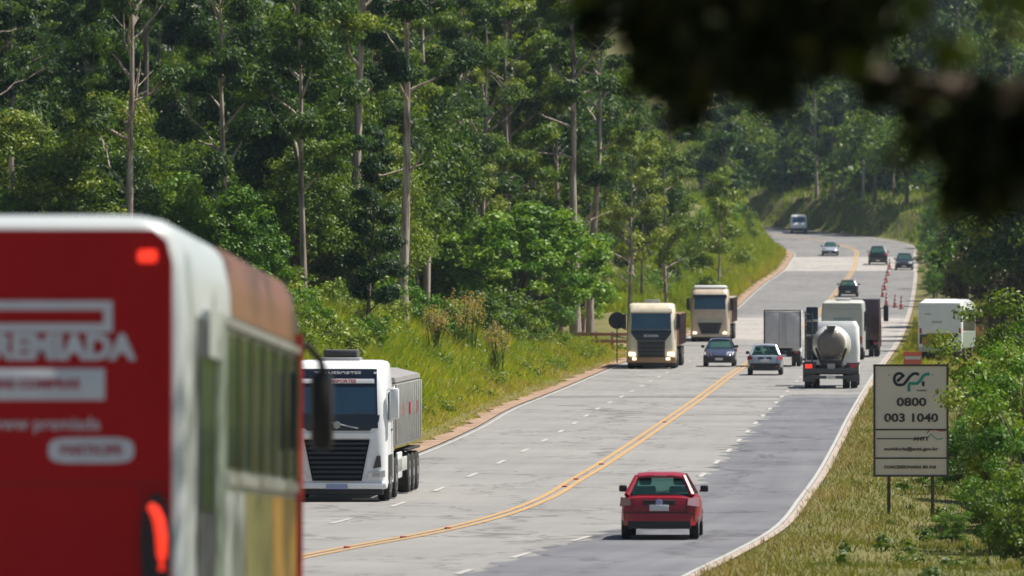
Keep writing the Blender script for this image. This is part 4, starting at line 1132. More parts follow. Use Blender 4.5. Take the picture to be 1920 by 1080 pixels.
        slab('grille_bar', M['palebox'], [(-.8, 1.24), (.8, 1.24), (.8, 1.42), (-.8, 1.42)], .03)
        for k in range(3):
            bx('grille_slat', M['black'], g, -.52, .52, L + .03, L + .05, .6 + k * .2, .7 + k * .2, .01)
        for s in (-1, 1):
            slab('headlamp', M['lamp_lit'], [(s * .95 - .12, .5), (s * .95 + .12, .5), (s * .95 + .12, .62), (s * .95 - .12, .62)], .05)
        bx('front_bumper', M['beige'], root, -1.23, 1.23, L - .35, L + .055, .3, .48, .05)
        bx('roof_cap', M['white'], root, -1.05, 1.05, yb + .1, L - .45, ztop - .03, ztop + .2, .12)
    for s in (-1, 1):
        m = MB(); x = s * 1.38
        m.box(x - .11, x + .11, L - .35, L - .2, 2.0, 2.75, .04); m.tube([(s * 1.15, L - .4, 2.7), (x, L - .3, 2.78)], .025, 6); m.tube([(s * 1.18, L - .3, 1.95), (x, L - .3, 2.0)], .025, 6)
        m.build('mirror', M['white'] if S == 'white' else M['black'], root)
        MB().prism([(s * 1.225, L - 1.35, 1.95), (s * 1.225, L - .3, 1.95), (s * 1.215, L - .45, 2.65), (s * 1.215, L - 1.35, 2.65)], .012, (s, 0, .06)).build('side_window', M['glassdark'], root)
        bx('cab_step', M['darkgrey'], root, min(s * 1.2, s * 1.0), max(s * 1.2, s * 1.0), L - 1.9, L - 1.1, .25, .55, .03)
    bx('under_bumper', M['black'], root, -1.1, 1.1, L - .5, L - .05, .16, .3, .02)

def grain_truck():
    L = 10.4; root = empty('grain_truck')
    tag(root, 'white truck with black grille pulling a grey ribbed load box', 'truck')
    truck_cab(root, L, 'white', 'white', 3.42)
    bx('chassis', M['black'], root, -.5, .5, .2, L - 1, .62, .98, .02)
    box = bx('load_box', M['greybox'], root, -1.2, 1.2, .1, L - 2.55, 1.25, 2.85, .03)
    for k in range(13):
        y = .25 + k * (L - 2.95) / 12
        for s in (-1, 1):
            bx('rib', M['palebox'], box, min(s * 1.2, s * 1.27), max(s * 1.2, s * 1.27), y - .05, y + .05, 1.3, 2.8, .015)
    bx('front_wall', M['greybox'], box, -1.2, 1.2, L - 2.55, L - 2.47, 1.3, 2.8, .02)
    bx('red_marker', M['redtext'], box, 1.0, 1.29, L - 2.46, L - 2.4, 2.35, 2.95, .02)
    for k in range(3):
        for s in (-1, 1):
            o = bx('red_mark', M['redtext'], box, min(s * 1.271, s * 1.279), max(s * 1.271, s * 1.279), 1.6 + k * 2.2, 1.95 + k * 2.2, 2.0, 2.3)
    tarp = MB(); tarp.loft([[(-1.22, y, 2.85), (-1.2, y, 2.96), (-.6, y, 3.1), (.6, y, 3.1), (1.2, y, 2.96), (1.22, y, 2.85)] for y in (.08, 2, 4, 6, L - 2.5)])
    tarp.build('tarpaulin', M['greybox'], box, 40)
    for s in (-1, 1):
        for y, dual in ((L - .95, 0), (L - 2.75, 0), (3.6, .34), (2.3, .34), (1.0, .34)):
            wheel(root, s * 1.08, y, .5, .3, 'rim', 22, dual)
        bx('side_guard', M['palebox'], root, min(s * 1.16, s * 1.22), max(s * 1.16, s * 1.22), 4.3, L - 3.4, .6, .95, .02)
        bx('mudguard', M['black'], root, min(s * .9, s * 1.24), max(s * .9, s * 1.24), .35, 4.2, 1.06, 1.12, .02)
    return place(root, 632, 941, True, L)

def beige_truck(style, px, py, label):
    L = 13.5; root = empty('articulated_truck'); tag(root, label, 'truck')
    truck_cab(root, L, style, 'cream' if style == 'cream' else 'beige', 3.3 if style == 'cream' else 3.35)
    bx('chassis', M['black'], root, -.5, .5, .3, L - 1, .6, .95, .02)
    tr = bx('trailer', M['gold'] if style == 'cream' else M['beige'], root, -1.28, 1.28, .1, L - 2.7, 1.1, 2.75, .03)
    for k in range(10):
        for s in (-1, 1):
            y = .4 + k * 1.12; bx('rib', M['maroon'], tr, min(s * 1.28, s * 1.33), max(s * 1.28, s * 1.33), y, y + .1, 1.15, 2.7, .01)
    for s in (-1, 1):
        for y, dual in ((L - 1.25, 0), (L - 3.9, .34), (3.2, .34), (1.9, .34), (.75, .34)): wheel(root, s * 1.07, y, .5, .3, 'rim', 16, dual)
    return place(root, px, py, True, L)

def box_truck():
    L = 6.0; root = empty('box_truck'); tag(root, 'small grey box truck with two rear doors beside the silver car', 'truck')
    bw = .95; z0, z1 = .95, 2.85
    body = bx('cargo_box', M['boxgrey'], root, -bw, bw, 0.03, L - 1.7, z0, z1, .03)
    for s in (-1, 1):
        bx('rear_door', M['boxgrey'], root, min(s * .02, s * (bw - .07)), max(s * .02, s * (bw - .07)), -.01, .03, z0 + .08, z1 - .08, .01)
        bx('lock_bar', M['steel'], root, s * .15 - .015, s * .15 + .015, -.04, -.012, z0 + .1, z1 - .1)
        bx('corner_post', M['darkgrey'], root, min(s * (bw - .06), s * (bw + .01)), max(s * (bw - .06), s * (bw + .01)), -.02, .03, z0, z1, .01)
        bx('tail_lamp', M['tail'], root, min(s * .6, s * .82), max(s * .6, s * .82), -.03, .02, .68, .8, .01)
        wheel(root, s * .82, 1.1, .38, .22, 'rim', 18, .25); wheel(root, s * .82, L - .9, .38, .22, 'rim', 18)
        bx('mudflap', M['black'], root, min(s * .5, s * .92), max(s * .5, s * .92), .35, .38, .22, .8)
    bx('top_rail', M['darkgrey'], root, -bw, bw, -.02, .03, z1, z1 + .06, .01)
    bx('chassis', M['black'], root, -.45, .45, .05, L - .8, .55, .9, .02)
    bx('rear_bumper', M['black'], root, -.85, .85, -.02, .08, .5, .64, .02)
    cab = MB(); cab.loft([rrect(.9, L - 1.55, L, .15, .45), rrect(.92, L - 1.55, L, .15, 1.2), rrect(.85, L - 1.5, L - .25, .2, 2.05), rrect(.78, L - 1.4, L - .45, .2, 2.15)])
    cab.build('cab', M['white'], root, 40)
    bx('licence_plate', M['plate'], root, -.2, .2, -.035, -.02, .52, .63)
    return place(root, 1467, 688, False, L)

def mixer_truck():
    L = 8.6; root = empty('mixer_truck'); tag(root, 'concrete mixer truck with pale round drum and dark muddy rear', 'truck')
    bx('chassis', M['black'], root, -.5, .5, .3, L - 1, .6, 1.0, .02)
    bx('rear_bumper', M['darkgrey'], root, -1.2, 1.2, -.02, .12, .42, .56, .02)
    dr = MB()
    ax0, ax1 = Vector((0, .35, 1.95)), Vector((0, 5.6, 1.8)); d = (ax1 - ax0)
    ln = d.length
    dr.disc_lathe(ax0, d, [(0.12, .62), (.4, .7), (1.6, .80), (2.8, .86), (4.0, .84), (ln, .55)], 28)
    dr.build('drum', M['drum'], root, 50)
    e = MB(); e.disc_lathe(ax0 + Vector((0, -.0, 0)), d, [(-.04, .12), (-.03, .40), (.03, .54), (.1, .61), (.2, .63)], 28)
    e.build('drum_mouth', M['drumend'], root, 50)
    hop = MB(); hop.loft([[(-.14, .3, 2.5), (.14, .3, 2.5), (.14, .6, 2.5), (-.14, .6, 2.5)], [(-.2, .25, 2.72), (.2, .25, 2.72), (.2, .75, 2.72), (-.2, .75, 2.72)]])
    hop.build('loading_hopper', M['darkgrey'], root)
    ch = MB(); ch.loft([[(-.2, .2, 1.05), (.2, .2, 1.05), (.2, .3, 1.3), (-.2, .3, 1.3)], [(-.15, -.05, .72), (.15, -.05, .72), (.15, 0, .9), (-.15, 0, .9)]])
    ch.build('chute', M['darkgrey'], root)
    fr = MB()
    for s in (-1, 1):
        fr.tube([(s * .4, .55, 1.0), (s * .66, .62, 1.75)], .05, 6)
    fr.build('drum_support', M['black'], root)
    bx('rear_board', M['darkgrey'], root, -1.2, 1.2, -.03, .0, .66, .86, .01)
    bx('toolbox', M['black'], root, -.45, .45, .15, .7, .98, 1.25, .03)
    lad = MB()
    for x in (-1.12, -.82): lad.tube([(x, .12, .95), (x, .25, 3.35)], .03, 6)
    for k in range(9): lad.tube([(-1.12, .13 + k * .014, 1.15 + k * .26), (-.82, .13 + k * .014, 1.15 + k * .26)], .02, 5)
    lad.build('ladder', M['darkgrey'], root)
    wt = bx('bus_side_column', M['navy'], root, -1.15, -.62, L - 3.1, L - 2.6, 1.15, 3.5, .06)  # made-up dark column in place of the pale bus's side windows
    for z in (2.2, 2.85): bx('bus_side_bar', M['steel'], wt, -1.16, -.61, L - 3.115, L - 2.6, z, z + .1, .01)
    for s in (-1, 1):
        bx('mudguard', M['maroon'] if s > 0 else M['darkgrey'], root, min(s * .66, s * 1.24), max(s * .66, s * 1.24), .1, 2.9, 1.02, 1.12, .03)
        bx('mudflap', M['darkgrey'], root, min(s * .68, s * 1.22), max(s * .68, s * 1.22), .1, .13, .3, 1.02, .01)
        tl = bx('tail_lamp', M['tail_lit'] if s < 0 else M['tail'], root, min(s * .82, s * 1.12), max(s * .82, s * 1.12), .03, .1, .88, 1.05, .015)
        for y in (.75, 2.1): wheel(root, s * 1.0, y, .5, .3, 'rim', 18, .34)
        wheel(root, s * 1.05, L - 1.2, .5, .3, 'rim', 18)
    cab = MB(); cab.loft([rrect(1.2, L - 2.0, L, .15, .5), rrect(1.22, L - 2.0, L, .18, 1.6), rrect(1.18, L - 2.0, L - .2, .2, 2.6), rrect(1.05, L - 1.9, L - .4, .2, 2.85)])
    cab.build('cab', M['white'], root, 40)
    bx('rear_cab_window', M['glassdark'], root, -.5, .5, L - 2.02, L - 1.98, 1.9, 2.4, .01)
    bx('licence_plate', M['plate'], root, -.2, .2, -.04, -.022, .43, .55)
    return place(root, 1558, 729, False, L)

def pale_bus():
    L = 9.0; root = empty('pale_bus'); tag(root, 'pale grey bus seen from behind ahead of the mixer truck', 'bus')
    hw = 1.14; H = 3.2
    b = MB(); b.loft([rrect(hw, 0, L, .12, .45), rrect(hw, 0, L, .14, 1.4), rrect(hw, 0, L, .14, 2.6), rrect(hw - .04, .02, L - .1, .16, H - .12), rrect(hw - .2, .15, L - .3, .18, H)])
    b.build('body', M['palebox'], root, 40)
    for k in range(6):
        y0 = .5 + k * 1.38
        for s in (-1, 1):
            MB().prism([(s * (hw + .002), y0, 1.55), (s * (hw + .002), y0 + 1.2, 1.55), (s * (hw + .0), y0 + 1.2, 2.6), (s * (hw + .0), y0, 2.6)], .012, (s, 0, 0)).build('side_window', M['glassdark'], root)
    bx('rear_window', M['busgreen'], root, -.5, .5, -.02, .02, 2.0, 2.3, .02)
    bx('roof_vent', M['palebox'], root, -.4, .4, 1.0, 2.2, H, H + .14, .05)
    for z in (2.75, 2.95): bx('rear_trim', M['steel'], root, -.9, .9, -.015, .02, z, z + .035)
    bx('rear_bumper', M['black'], root, -hw, hw, -.05, .2, .32, .7, .05)
    for s in (-1, 1):
        bx('tail_lamp', M['tail'], root, min(s * .85, s * 1.05), max(s * .85, s * 1.05), -.02, .03, .9, 1.3, .02)
        wheel(root, s * .98, 2.0, .48, .28, 'rim', 18, .3); wheel(root, s * .98, L - 2.0, .48, .28, 'rim', 18)
    return place(root, 1580, 676, False, L)

def maroon_truck():
    L = 8.0; root = empty('dark_truck'); tag(root, 'dark maroon truck half hidden right of the pale bus', 'truck')
    bx('cargo_box', M['maroon'], root, -1.05, 1.05, 0, L - 2, .95, 3.2, .04)
    for x in (-.5, 0, .5): bx('door_rib', M['blackpaint'], root, x - .03, x + .03, -.03, .0, 1.0, 3.1)
    bx('marker_lamp', M['lamp'], root, .2, .34, -.04, 0, 1.55, 1.68, .01)
    bx('chassis', M['black'], root, -.5, .5, .05, L - 1, .55, .93, .02)
    bx('rear_bumper', M['black'], root, -1.0, 1.0, -.03, .1, .42, .62, .02)
    for s in (-1, 1):
        wheel(root, s * .9, 1.2, .48, .28, 'rim', 18, .3); wheel(root, s * .9, L - 1.2, .48, .28, 'rim', 18)
        bx('tail_lamp', M['tail'], root, min(s * .75, s * .95), max(s * .75, s * .95), -.045, 0, .7, .85, .01)
    cab = MB(); cab.loft([rrect(1.1, L - 1.9, L, .15, .5), rrect(1.1, L - 1.9, L, .18, 1.6), rrect(1.05, L - 1.9, L - .2, .2, 2.7)]); cab.build('cab', M['maroon'], root, 40)
    m = MB(); m.box(1.22, 1.5, L - .4, L - .2, 1.9, 2.8, .05); m.tube([(1.0, L - .4, 2.6), (1.3, L - .3, 2.7)], .03, 6); m.build('mirror', M['black'], root)
    return place(root, 1613, 670, False, L)

def yellow_bus():
    """white and yellow bus standing in the bay on the right"""
    L = 11.0; root = empty('white_bus'); tag(root, 'white backed bus with yellow lower corner waiting at the right roadside', 'bus')
    hw = 1.2; H = 3.15
    b = MB(); b.loft([rrect(hw - .02, 0, L, .1, .62), rrect(hw, 0, L, .12, 1.2), rrect(hw, 0, L, .14, 2.7), rrect(hw - .05, .03, L - .1, .2, H - .1), rrect(hw - .35, .35, L - .4, .2, H + .12)])
    b.build('body', M['white'], root, 40)
    # lower rear: yellow panel with dark diagonal sweep
    MB().prism([(-.95, -.004, .72), (.25, -.004, .72), (.8, -.004, 1.42), (-.7, -.004, 1.42), (-.95, -.004, 1.2)], .012, (0, -1, 0)).build('yellow_panel', M['busyellow'], root)
    MB().prism([(.28, -.004, .72), (.5, -.004, .72), (1.1, -.004, 1.5), (.86, -.004, 1.44)], .014, (0, -1, 0)).build('black_sweep', M['black'], root)
    MB().prism([(-1.12, -.004, .85), (-.97, -.004, .85), (-.97, -.004, 1.18), (-.4, -.004, 1.36), (-1.12, -.004, 1.36)], .014, (0, -1, 0)).build('dark_corner', M['maroon'], root)
    bx('rear_bumper', M['buswhite'], root, -hw + .06, hw - .06, -.06, .3, .42, .68, .05)
    bx('under_skirt', M['black'], root, -hw + .1, hw - .1, .02, 3.0, .22, .42, .02)
    bx('rear_print', M['steel'], root, -.45, .1, -.012, .01, 1.98, 2.08)
    bx('rear_print', M['steel'], root, -.85, -.5, -.012, .01, 2.42, 2.5)
    for k in range(7):
        y0 = .4 + k * 1.45
        for s in (-1, 1):
            MB().prism([(s * hw, y0, 1.55), (s * hw, y0 + 1.35, 1.55), (s * hw, y0 + 1.35, 2.7), (s * hw, y0, 2.7)], .012, (s, 0, 0)).build('side_window', M['glassdark'], root)
    for s in (-1, 1):
        bx('side_panel', M['busgreen'], root, min(s * hw, s * (hw + .01)), max(s * hw, s * (hw + .01)), .3, L - .6, .65, 1.5)
        wheel(root, s * 1.02, 2.6, .48, .28, 'rim', 18, .3); wheel(root, s * 1.02, L - 2.4, .48, .28, 'rim', 18)
        bx('tail_lamp', M['tail'], root, min(s * 1.0, s * 1.12), max(s * 1.0, s * 1.12), -.02, .03, 1.4, 1.7, .02)
    m = MB(); m.box(-1.55, -1.3, L - .1, L + .1, 1.9, 2.6, .05); m.tube([(-1.0, L - .3, 2.8), (-1.4, L, 2.6)], .03, 6); m.build('mirror', M['black'], root)
    Y = 402; x = px_at(1763, Y)
    a = math.atan(float((Xr(Y + 11) - Xr(Y)) / 11)) - .0
    root.location = (x, Y, gz(x, Y) + .05); root.rotation_euler = (math.atan2(gz(x + 1.2, Y + L) - gz(x, Y), L), 0, -.125)
    return root

def city_bus():
    L = 12.0; root = empty('city_bus'); tag(root, 'large city bus with red back panel and white corner pillars close to the camera', 'bus')
    hw = 1.25; H = 3.27
    b = MB(); b.loft([rrect(hw, 0, L, .07, .38), rrect(hw, 0, L, .12, 1.5), rrect(hw, 0, L, .13, 2.55), rrect(hw - .01, 0, L - .05, .15, 2.9), rrect(hw - .06, .0, L - .2, .18, 3.12), rrect(hw - .1, .0, L - .3, .2, 3.18), rrect(hw - .17, .06, L - .4, .22, 3.235), rrect(hw - .3, .2, L - .6, .3, H)])
    b.build('body', M['buswhite'], root, 45)
    rp = MB().prism([(-1.165, -.004, .5), (1.165, -.004, .5), (1.165, -.004, 2.95), (1.13, -.004, 3.09), (1.04, -.004, 3.165), (-1.04, -.004, 3.165), (-1.13, -.004, 3.09), (-1.165, -.004, 2.95)], .02, (0, -1, 0)).build('rear_panel', M['busred'], root)
    yb = -.03
    for s in (-1, 1):
        u = bx('upper_brake_lamp', M['tail_lit'], root, s * 1.0 - .065, s * 1.0 + .065, -.045, 0, 2.945, 3.03, .02)
        hs = MB(); hs.loft([[(s * 1.065 + .105 * math.cos(t), y, 1.08 + .34 * math.sin(t)) for t in np.linspace(0, 2 * PI, 18, endpoint=False)] for y in (-.05, -.0)]); hous = hs.build('lamp_housing', M['black'], root)
        tl = MB()
        pts = [(s * (1.09 + a), yb - .03, z) for a, z in ((-.07, 1.33), (-.035, 1.30), (-.005, 1.23), (.012, 1.12), (.016, 1.0), (.014, .9))]
        tl.tube(pts, [.026, .034, .038, .038, .034, .026], 10); tl.build('tail_lamp', M['tail_lit'], hous)
    for z in (.82, 1.47): bx('panel_seam', M['black'], rp, -1.15, 1.15, -.027, -.022, z, z + .008)
    for x in (-.97, .97): bx('panel_seam', M['black'], rp, x - .004, x + .004, -.027, -.022, .5, 1.47)
    # printed advertisement on the back
    def frame_box(x0, x1, z0, z1, t, m, nm):
        q = MB(); r = .05
        for a, c_, e, f in ((x0, x1, z1 - t, z1), (x0, x1, z0, z0 + t), (x0, x0 + t, z0 + t, z1 - t), (x1 - t, x1, z0 + t, z1 - t)):
            q.box(a, c_, -.034, -.024, e, f)
        return q.build(nm, m, rp)
    frame_box(-1.0, .77, 2.48, 2.69, .06, M['whitetext'], 'printed_frame')
    bx('printed_strip', M['whitetext'], rp, -1.0, .72, -.033, -.024, 2.03, 2.24, .004)
    text('lettering', 'VIAGEM', .105, M['whitetext'], rp, (-.2, -.03, 2.585), align='CENTER', bold=.003)
    text('lettering', 'PREMIADA', .225, M['whitetext'], rp, (.91, -.034, 2.375), align='RIGHT', bold=.012, sx=1.0)
    text('lettering', 'NAS COMPRAS', .09, M['redtext'], rp, (.25, -.036, 2.135), align='CENTER', bold=.003)
    rd = MB(); rd.disc_lathe((-.12 + .0, -.034, 2.135), (0, -1, 0), [(0, .075), (.006, .075), (.006, .01)], 20); rd.build('printed_dot', M['redtext'], rp)
    text('lettering', 'www premiada', .12, M['whitetext'], rp, (.32, -.03, 1.87), align='CENTER', bold=.001, sx=1.0)
    q = MB(); q.loft([[(x, y, z) for x, z in [( .63 + .285 * math.copysign(abs(math.cos(t)) ** .4, math.cos(t)) , 1.695 + .085 * math.copysign(abs(math.sin(t)) ** .6, math.sin(t))) for t in np.linspace(0, 2 * PI, 24, endpoint=False)]] for y in (-.035, -.024)])
    q.build('printed_pill', M['whitetext'], rp)
    text('lettering', 'PARTICIPE', .09, M['redtext'], rp, (.63, -.038, 1.695), align='CENTER', bold=.002)
    # right side: door zone, windows, lower panels
    for s in (-1, 1):
        x0 = s * (hw + .001)
        def sp(nm, m, ya, yb_, za, zb, t=.012):
            return MB().prism([(x0, ya, za), (x0, yb_, za), (x0, yb_, zb), (x0, ya, zb)], t, (s, 0, 0)).build(nm, m, root)
        d = sp('rear_door', M['darkgrey'], 1.0, 2.5, .4, 2.62)
        sp('door_glass', M['glassdark'], 1.1, 2.4, 1.3, 2.35, .02)
        sp('side_pillar', M['busgreen'], 2.6, 3.5, .4, 2.7, .02)
        sp('destination_box', M['buswhite'], 1.5, 2.9, 2.36, 2.68, .05)
        sp('lower_panel', M['buswhite'], 3.6, 5.4, .4, 1.45)
        sp('lower_panel', M['busolive'], 5.45, 8.4, .4, 1.45)  # olive base colour stands in for grass reflected in the panel
        sp('lower_panel', M['busyellow'], 8.45, 11.3, .4, 1.45)
        sp('waist_rail', M['steel'], 3.6, 11.3, 1.5, 1.58, .03)
        sp('front_pillar', M['busred'], 11.4, 11.85, .4, 2.8, .03)
        for k in range(6):
            y0 = 3.62 + k * 1.29
            sp('side_window', M['glassdark'], y0, y0 + 1.17, 1.62, 2.58, .014)
            sp('window_bar', M['busolive'], y0 + 1.19, y0 + 1.27, 1.6, 2.6, .03)
        sp('roof_rail', M['steel'], 2.5, 11.4, 2.63, 2.69, .035)
        cv = MB(); cv.loft([[(s * (hw + .004 - .0), y, 2.72), (s * (hw - .002), y, 2.9), (s * (hw - .052), y, 3.125), (s * (hw - .12), y, 3.225), (s * (hw - .15), y, 3.1), (s * (hw - .05), y, 2.8)] for y in (4.2, 6, 8, 10, 11.6)]); cv.build('roof_cove', M['busorange'], root)
        m = MB(); m.tube([(s * 1.2, L - .25, 2.75), (s * 1.3, L + .1, 2.72), (s * 1.4, L + .25, 2.6), (s * 1.43, L + .28, 2.45)], .03, 8)
        arm = m.build('mirror_arm', M['black'], root)
        mm = MB(); mm.box(s * 1.41 - .095, s * 1.41 + .095, L + .2, L + .36, 1.85, 2.52, .07); mm.build('mirror', M['black'], arm)
        wheel(root, s * 1.08, 3.4, .5, .28, 'rim', 20, .32); wheel(root, s * 1.08, L - 2.7, .5, .28, 'rim', 20)
    bx('rear_bumper', M['black'], root, -hw, hw, -.08, .3, .3, .55, .05)
    bx('roof_hatch', M['buswhite'], root, -.4, .4, 3, 4.1, H - .01, H + .1, .04)
    a = .036
    right = Vector((math.cos(a), -math.sin(a), 0))
    P = Vector((-2.18, 49.6, float(zroad(49.6)) + .012)) - right * hw
    root.location = P; root.rotation_euler = (math.atan2(float(zroad(61.6) - zroad(49.6)), 12), 0, -a)
    return root

city_bus()
grain_truck()
beige_truck('cream', 1221, 692, 'cream fronted truck with lit headlamps and dark grille near the left kerb')
beige_truck('beige', 1331, 641, 'beige truck with white roof following the cream truck')
box_truck(); mixer_truck(); pale_bus(); maroon_truck(); yellow_bus()
place(car('red_car', 'red hatchback seen from behind in the near right lane', 'red', 3.7, 1.64, 1.365, .91, rear='hatch', tail='lamp_smoke'), 1236, 1013, False, 3.7, head=.06)
place(car('silver_car', 'silver hatchback beside the yellow line in front of the grey box truck', 'silver', 3.8, 1.68, 1.47, .95, rearbump='black'), 1434, 704, False, 3.8)
place(car('dark_blue_car', 'dark blue car coming towards us beside the cream truck', 'blue', 3.9, 1.66, 1.42, .92, detail=False), 1348, 688, True, 3.9)
place(car('black_car', 'black car driving away up the hill above the pale bus', 'blackpaint', 4.2, 1.72, 1.42, .92, detail=False, tail='black'), 1590, 557, False, 4.2)
place(car('grey_car', 'grey car coming down the far hill with bright windscreen', 'silver', 4.2, 1.74, 1.45, .9, detail=False), 1556, 480, True, 4.2)
place(car('dark_car', 'dark car on the far right shoulder under the trees', 'blackpaint', 4.4, 1.8, 1.6, 1.0, detail=False), 1695, 507, True, 4.4)
def suv():
    o = car('dark_pickup', 'dark high vehicle partly under the trees on the far right lane', 'blackpaint', 4.8, 1.95, 1.85, 1.15, detail=False); o['category'] = 'car'
    return place(o, 1646, 497, False, 4.8)
suv()
def van():
    L = 4.6; root = empty('white_van'); tag(root, 'white van rounding the far bend', 'van')
    b = MB(); b.loft([rrect(.88, 0, L, .15, .35), rrect(.92, 0, L + .02, .2, .95), rrect(.9, 0, L - .25, .2, 1.25), rrect(.84, .05, L - .75, .22, 1.9), rrect(.7, .2, L - .95, .2, 2.0)])
    b.build('body', M['white'], root, 40)
    MB().prism([(-.74, L - .24, 1.27), (.74, L - .24, 1.27), (.68, L - .66, 1.82), (-.68, L - .66, 1.82)], .03, (0, 1, .8)).build('windscreen', M['glassblue'], root)
    bx('front_bumper', M['darkgrey'], root, -.9, .9, L - .2, L + .06, .3, .6, .05)
    for s in (-1, 1):
        bx('headlamp', M['lamp'], root, s * .68 - .13, s * .68 + .13, L - .05, L + .04, .75, .92, .02)
        wheel(root, s * .8, .9, .32, .2); wheel(root, s * .8, L - .8, .32, .2)
    return place(root, 1498, 438, True, L, head=.03)
van()

# ------------------------------------------------------------------ the information sign
def ribbon(pts, w, y, t=.006):
    """flat stroke of width w along (x, z) points"""
    P = [Vector((p[0], p[1])) for p in pts]; a, b = [], []
    for i, p in enumerate(P):
        d = (P[min(i + 1, len(P) - 1)] - P[max(i - 1, 0)]).normalized(); n = Vector((-d.y, d.x)) * w / 2
        a.append(p + n); b.append(p - n)
    m = MB()
    for i in range(len(P) - 1):
        q = [a[i], a[i + 1], b[i + 1], b[i]]
        f = [m.bm.verts.new((v.x, y, v.y)) for v in q]; g = [m.bm.verts.new((v.x, y - t, v.y)) for v in q]
        m.face(g); m.face(f[::-1])
        for k in range(4): m.face([f[k], f[(k + 1) % 4], g[(k + 1) % 4], g[k]])
    bmesh.ops.remove_doubles(m.bm, verts=m.bm.verts[:], dist=1e-5)
    return m
def arc(cx, cz, r, a0, a1, n=14, rz=None): return [(cx + r * math.cos(math.radians(a0 + (a1 - a0) * k / n)), cz + (rz or r) * math.sin(math.radians(a0 + (a1 - a0) * k / n))) for k in range(n + 1)]
def info_sign():
    Y = 176.0; ppm = F / Y; xc = px_at(1708, Y)
    zt, zbm = (540 - 683) / ppm, (540 - 894) / ppm
    root = empty('information_sign', (xc, Y, gz(xc, Y))); root.rotation_euler = (0, 0, .02)
    tag(root, 'grey highway information board with teal and navy logo and phone number', 'sign')
    z0 = gz(xc, Y); T, B = zt - z0, zbm - z0; hw = 70.5 / ppm; H = T - B
    panel = bx('board', M['sign_face'], root, -hw + .03, hw - .03, 0, .03, B + .03, T - .03)
    fr = MB(); e = .045
    for a in ((-hw, hw, T - e, T), (-hw, hw, B, B + e), (-hw, -hw + e, B + e, T - e), (hw - e, hw, B + e, T - e)): fr.box(a[0], a[1], -.02, .05, a[2], a[3])
    fr.build('frame', M['sign_frame'], root)
    for x in (-41 / ppm, 41 / ppm):
        bx('post', M['sign_frame'], root, x - .04, x + .04, .052, .132, -.4, T - .2, .008)
    S = lambda px: (px - 1708) / ppm
    Zp = lambda py: (540 - py) / ppm - z0
    for bxx in (-41 / ppm, 41 / ppm):
        for bz in (B + .25, (B + T) / 2, T - .25): MB().disc_lathe((bxx, -.0, bz), (0, -1, 0), [(0, .022), (.012, .02), (.014, .005)], 8).build('bolt', M['steel'], panel)
    y = -.004
    def st(nm, pts, w, m, yy=y): return ribbon([(S(a), Zp(b)) for a, b in pts], w / ppm, yy).build(nm, m, panel)
    # the three-letter mark: e and the upper p in navy, the lower p and r in teal
    st('logo_stroke', [(1682, 715), (1695, 703)] + [(1686 + 9.5 * math.cos(math.radians(a)), 711 - 11 * math.sin(math.radians(a))) for a in range(45, 300, 15)] + [(1694, 721), (1700, 714), (1706, 706), (1712, 701), (1718, 700), (1723, 703)], 5.2, M['inknavy'])
    st('logo_stroke', [(1704, 734), (1704, 724), (1705, 719), (1712, 719), (1720, 719), (1726, 713), (1731, 705), (1735, 702), (1743, 701)], 5.2, M['teal'], y - .003)
    st('logo_stroke', [(1731, 715), (1731, 724)], 5, M['inknavy'])
    text('lettering', 'via mineira', 4.2 / ppm, M['ink'], panel, (S(1728), y - .004, Zp(732)), bold=.001)
    text('lettering', '0800', 21.5 / ppm, M['ink'], panel, (S(1709), y - .004, Zp(754.5)), bold=.008, sx=1.3)
    text('lettering', '003 1040', 21.5 / ppm, M['ink'], panel, (S(1708.5), y - .004, Zp(784)), bold=.008, sx=1.25)
    for py in (805.5, 859): bx('divider', M['ink'], panel, -hw + .03, hw - .03, y - .006, y, Zp(py) - .018, Zp(py) + .018)
    bx('divider', M['ink'], panel, -hw + .08, hw * .35, y - .006, y, Zp(822.5) - .012, Zp(822.5) + .012)
    text('lettering', 'ANTT', 9 / ppm, M['ink'], panel, (S(1727), y - .004, Zp(823)), bold=.006, sx=1.2)
    st('logo_stroke', [(1738, 812), (1744, 806), (1752, 805), (1762, 808), (1773, 808)], 1.6, M['redtext'])
    st('logo_stroke', [(1740, 820), (1746, 814), (1752, 820), (1758, 824), (1768, 822)], 1.4, M['teal'])
    text('lettering', 'ouvidoria@antt.gov.br', 8.2 / ppm, M['ink'], panel, (S(1708), y - .004, Zp(842)), bold=.003, sx=1.35)
    text('lettering', 'CONCESSIONARIA BR 040', 7.6 / ppm, M['ink'], panel, (S(1706), y - .004, Zp(876)), bold=.003, sx=1.1)
info_sign()

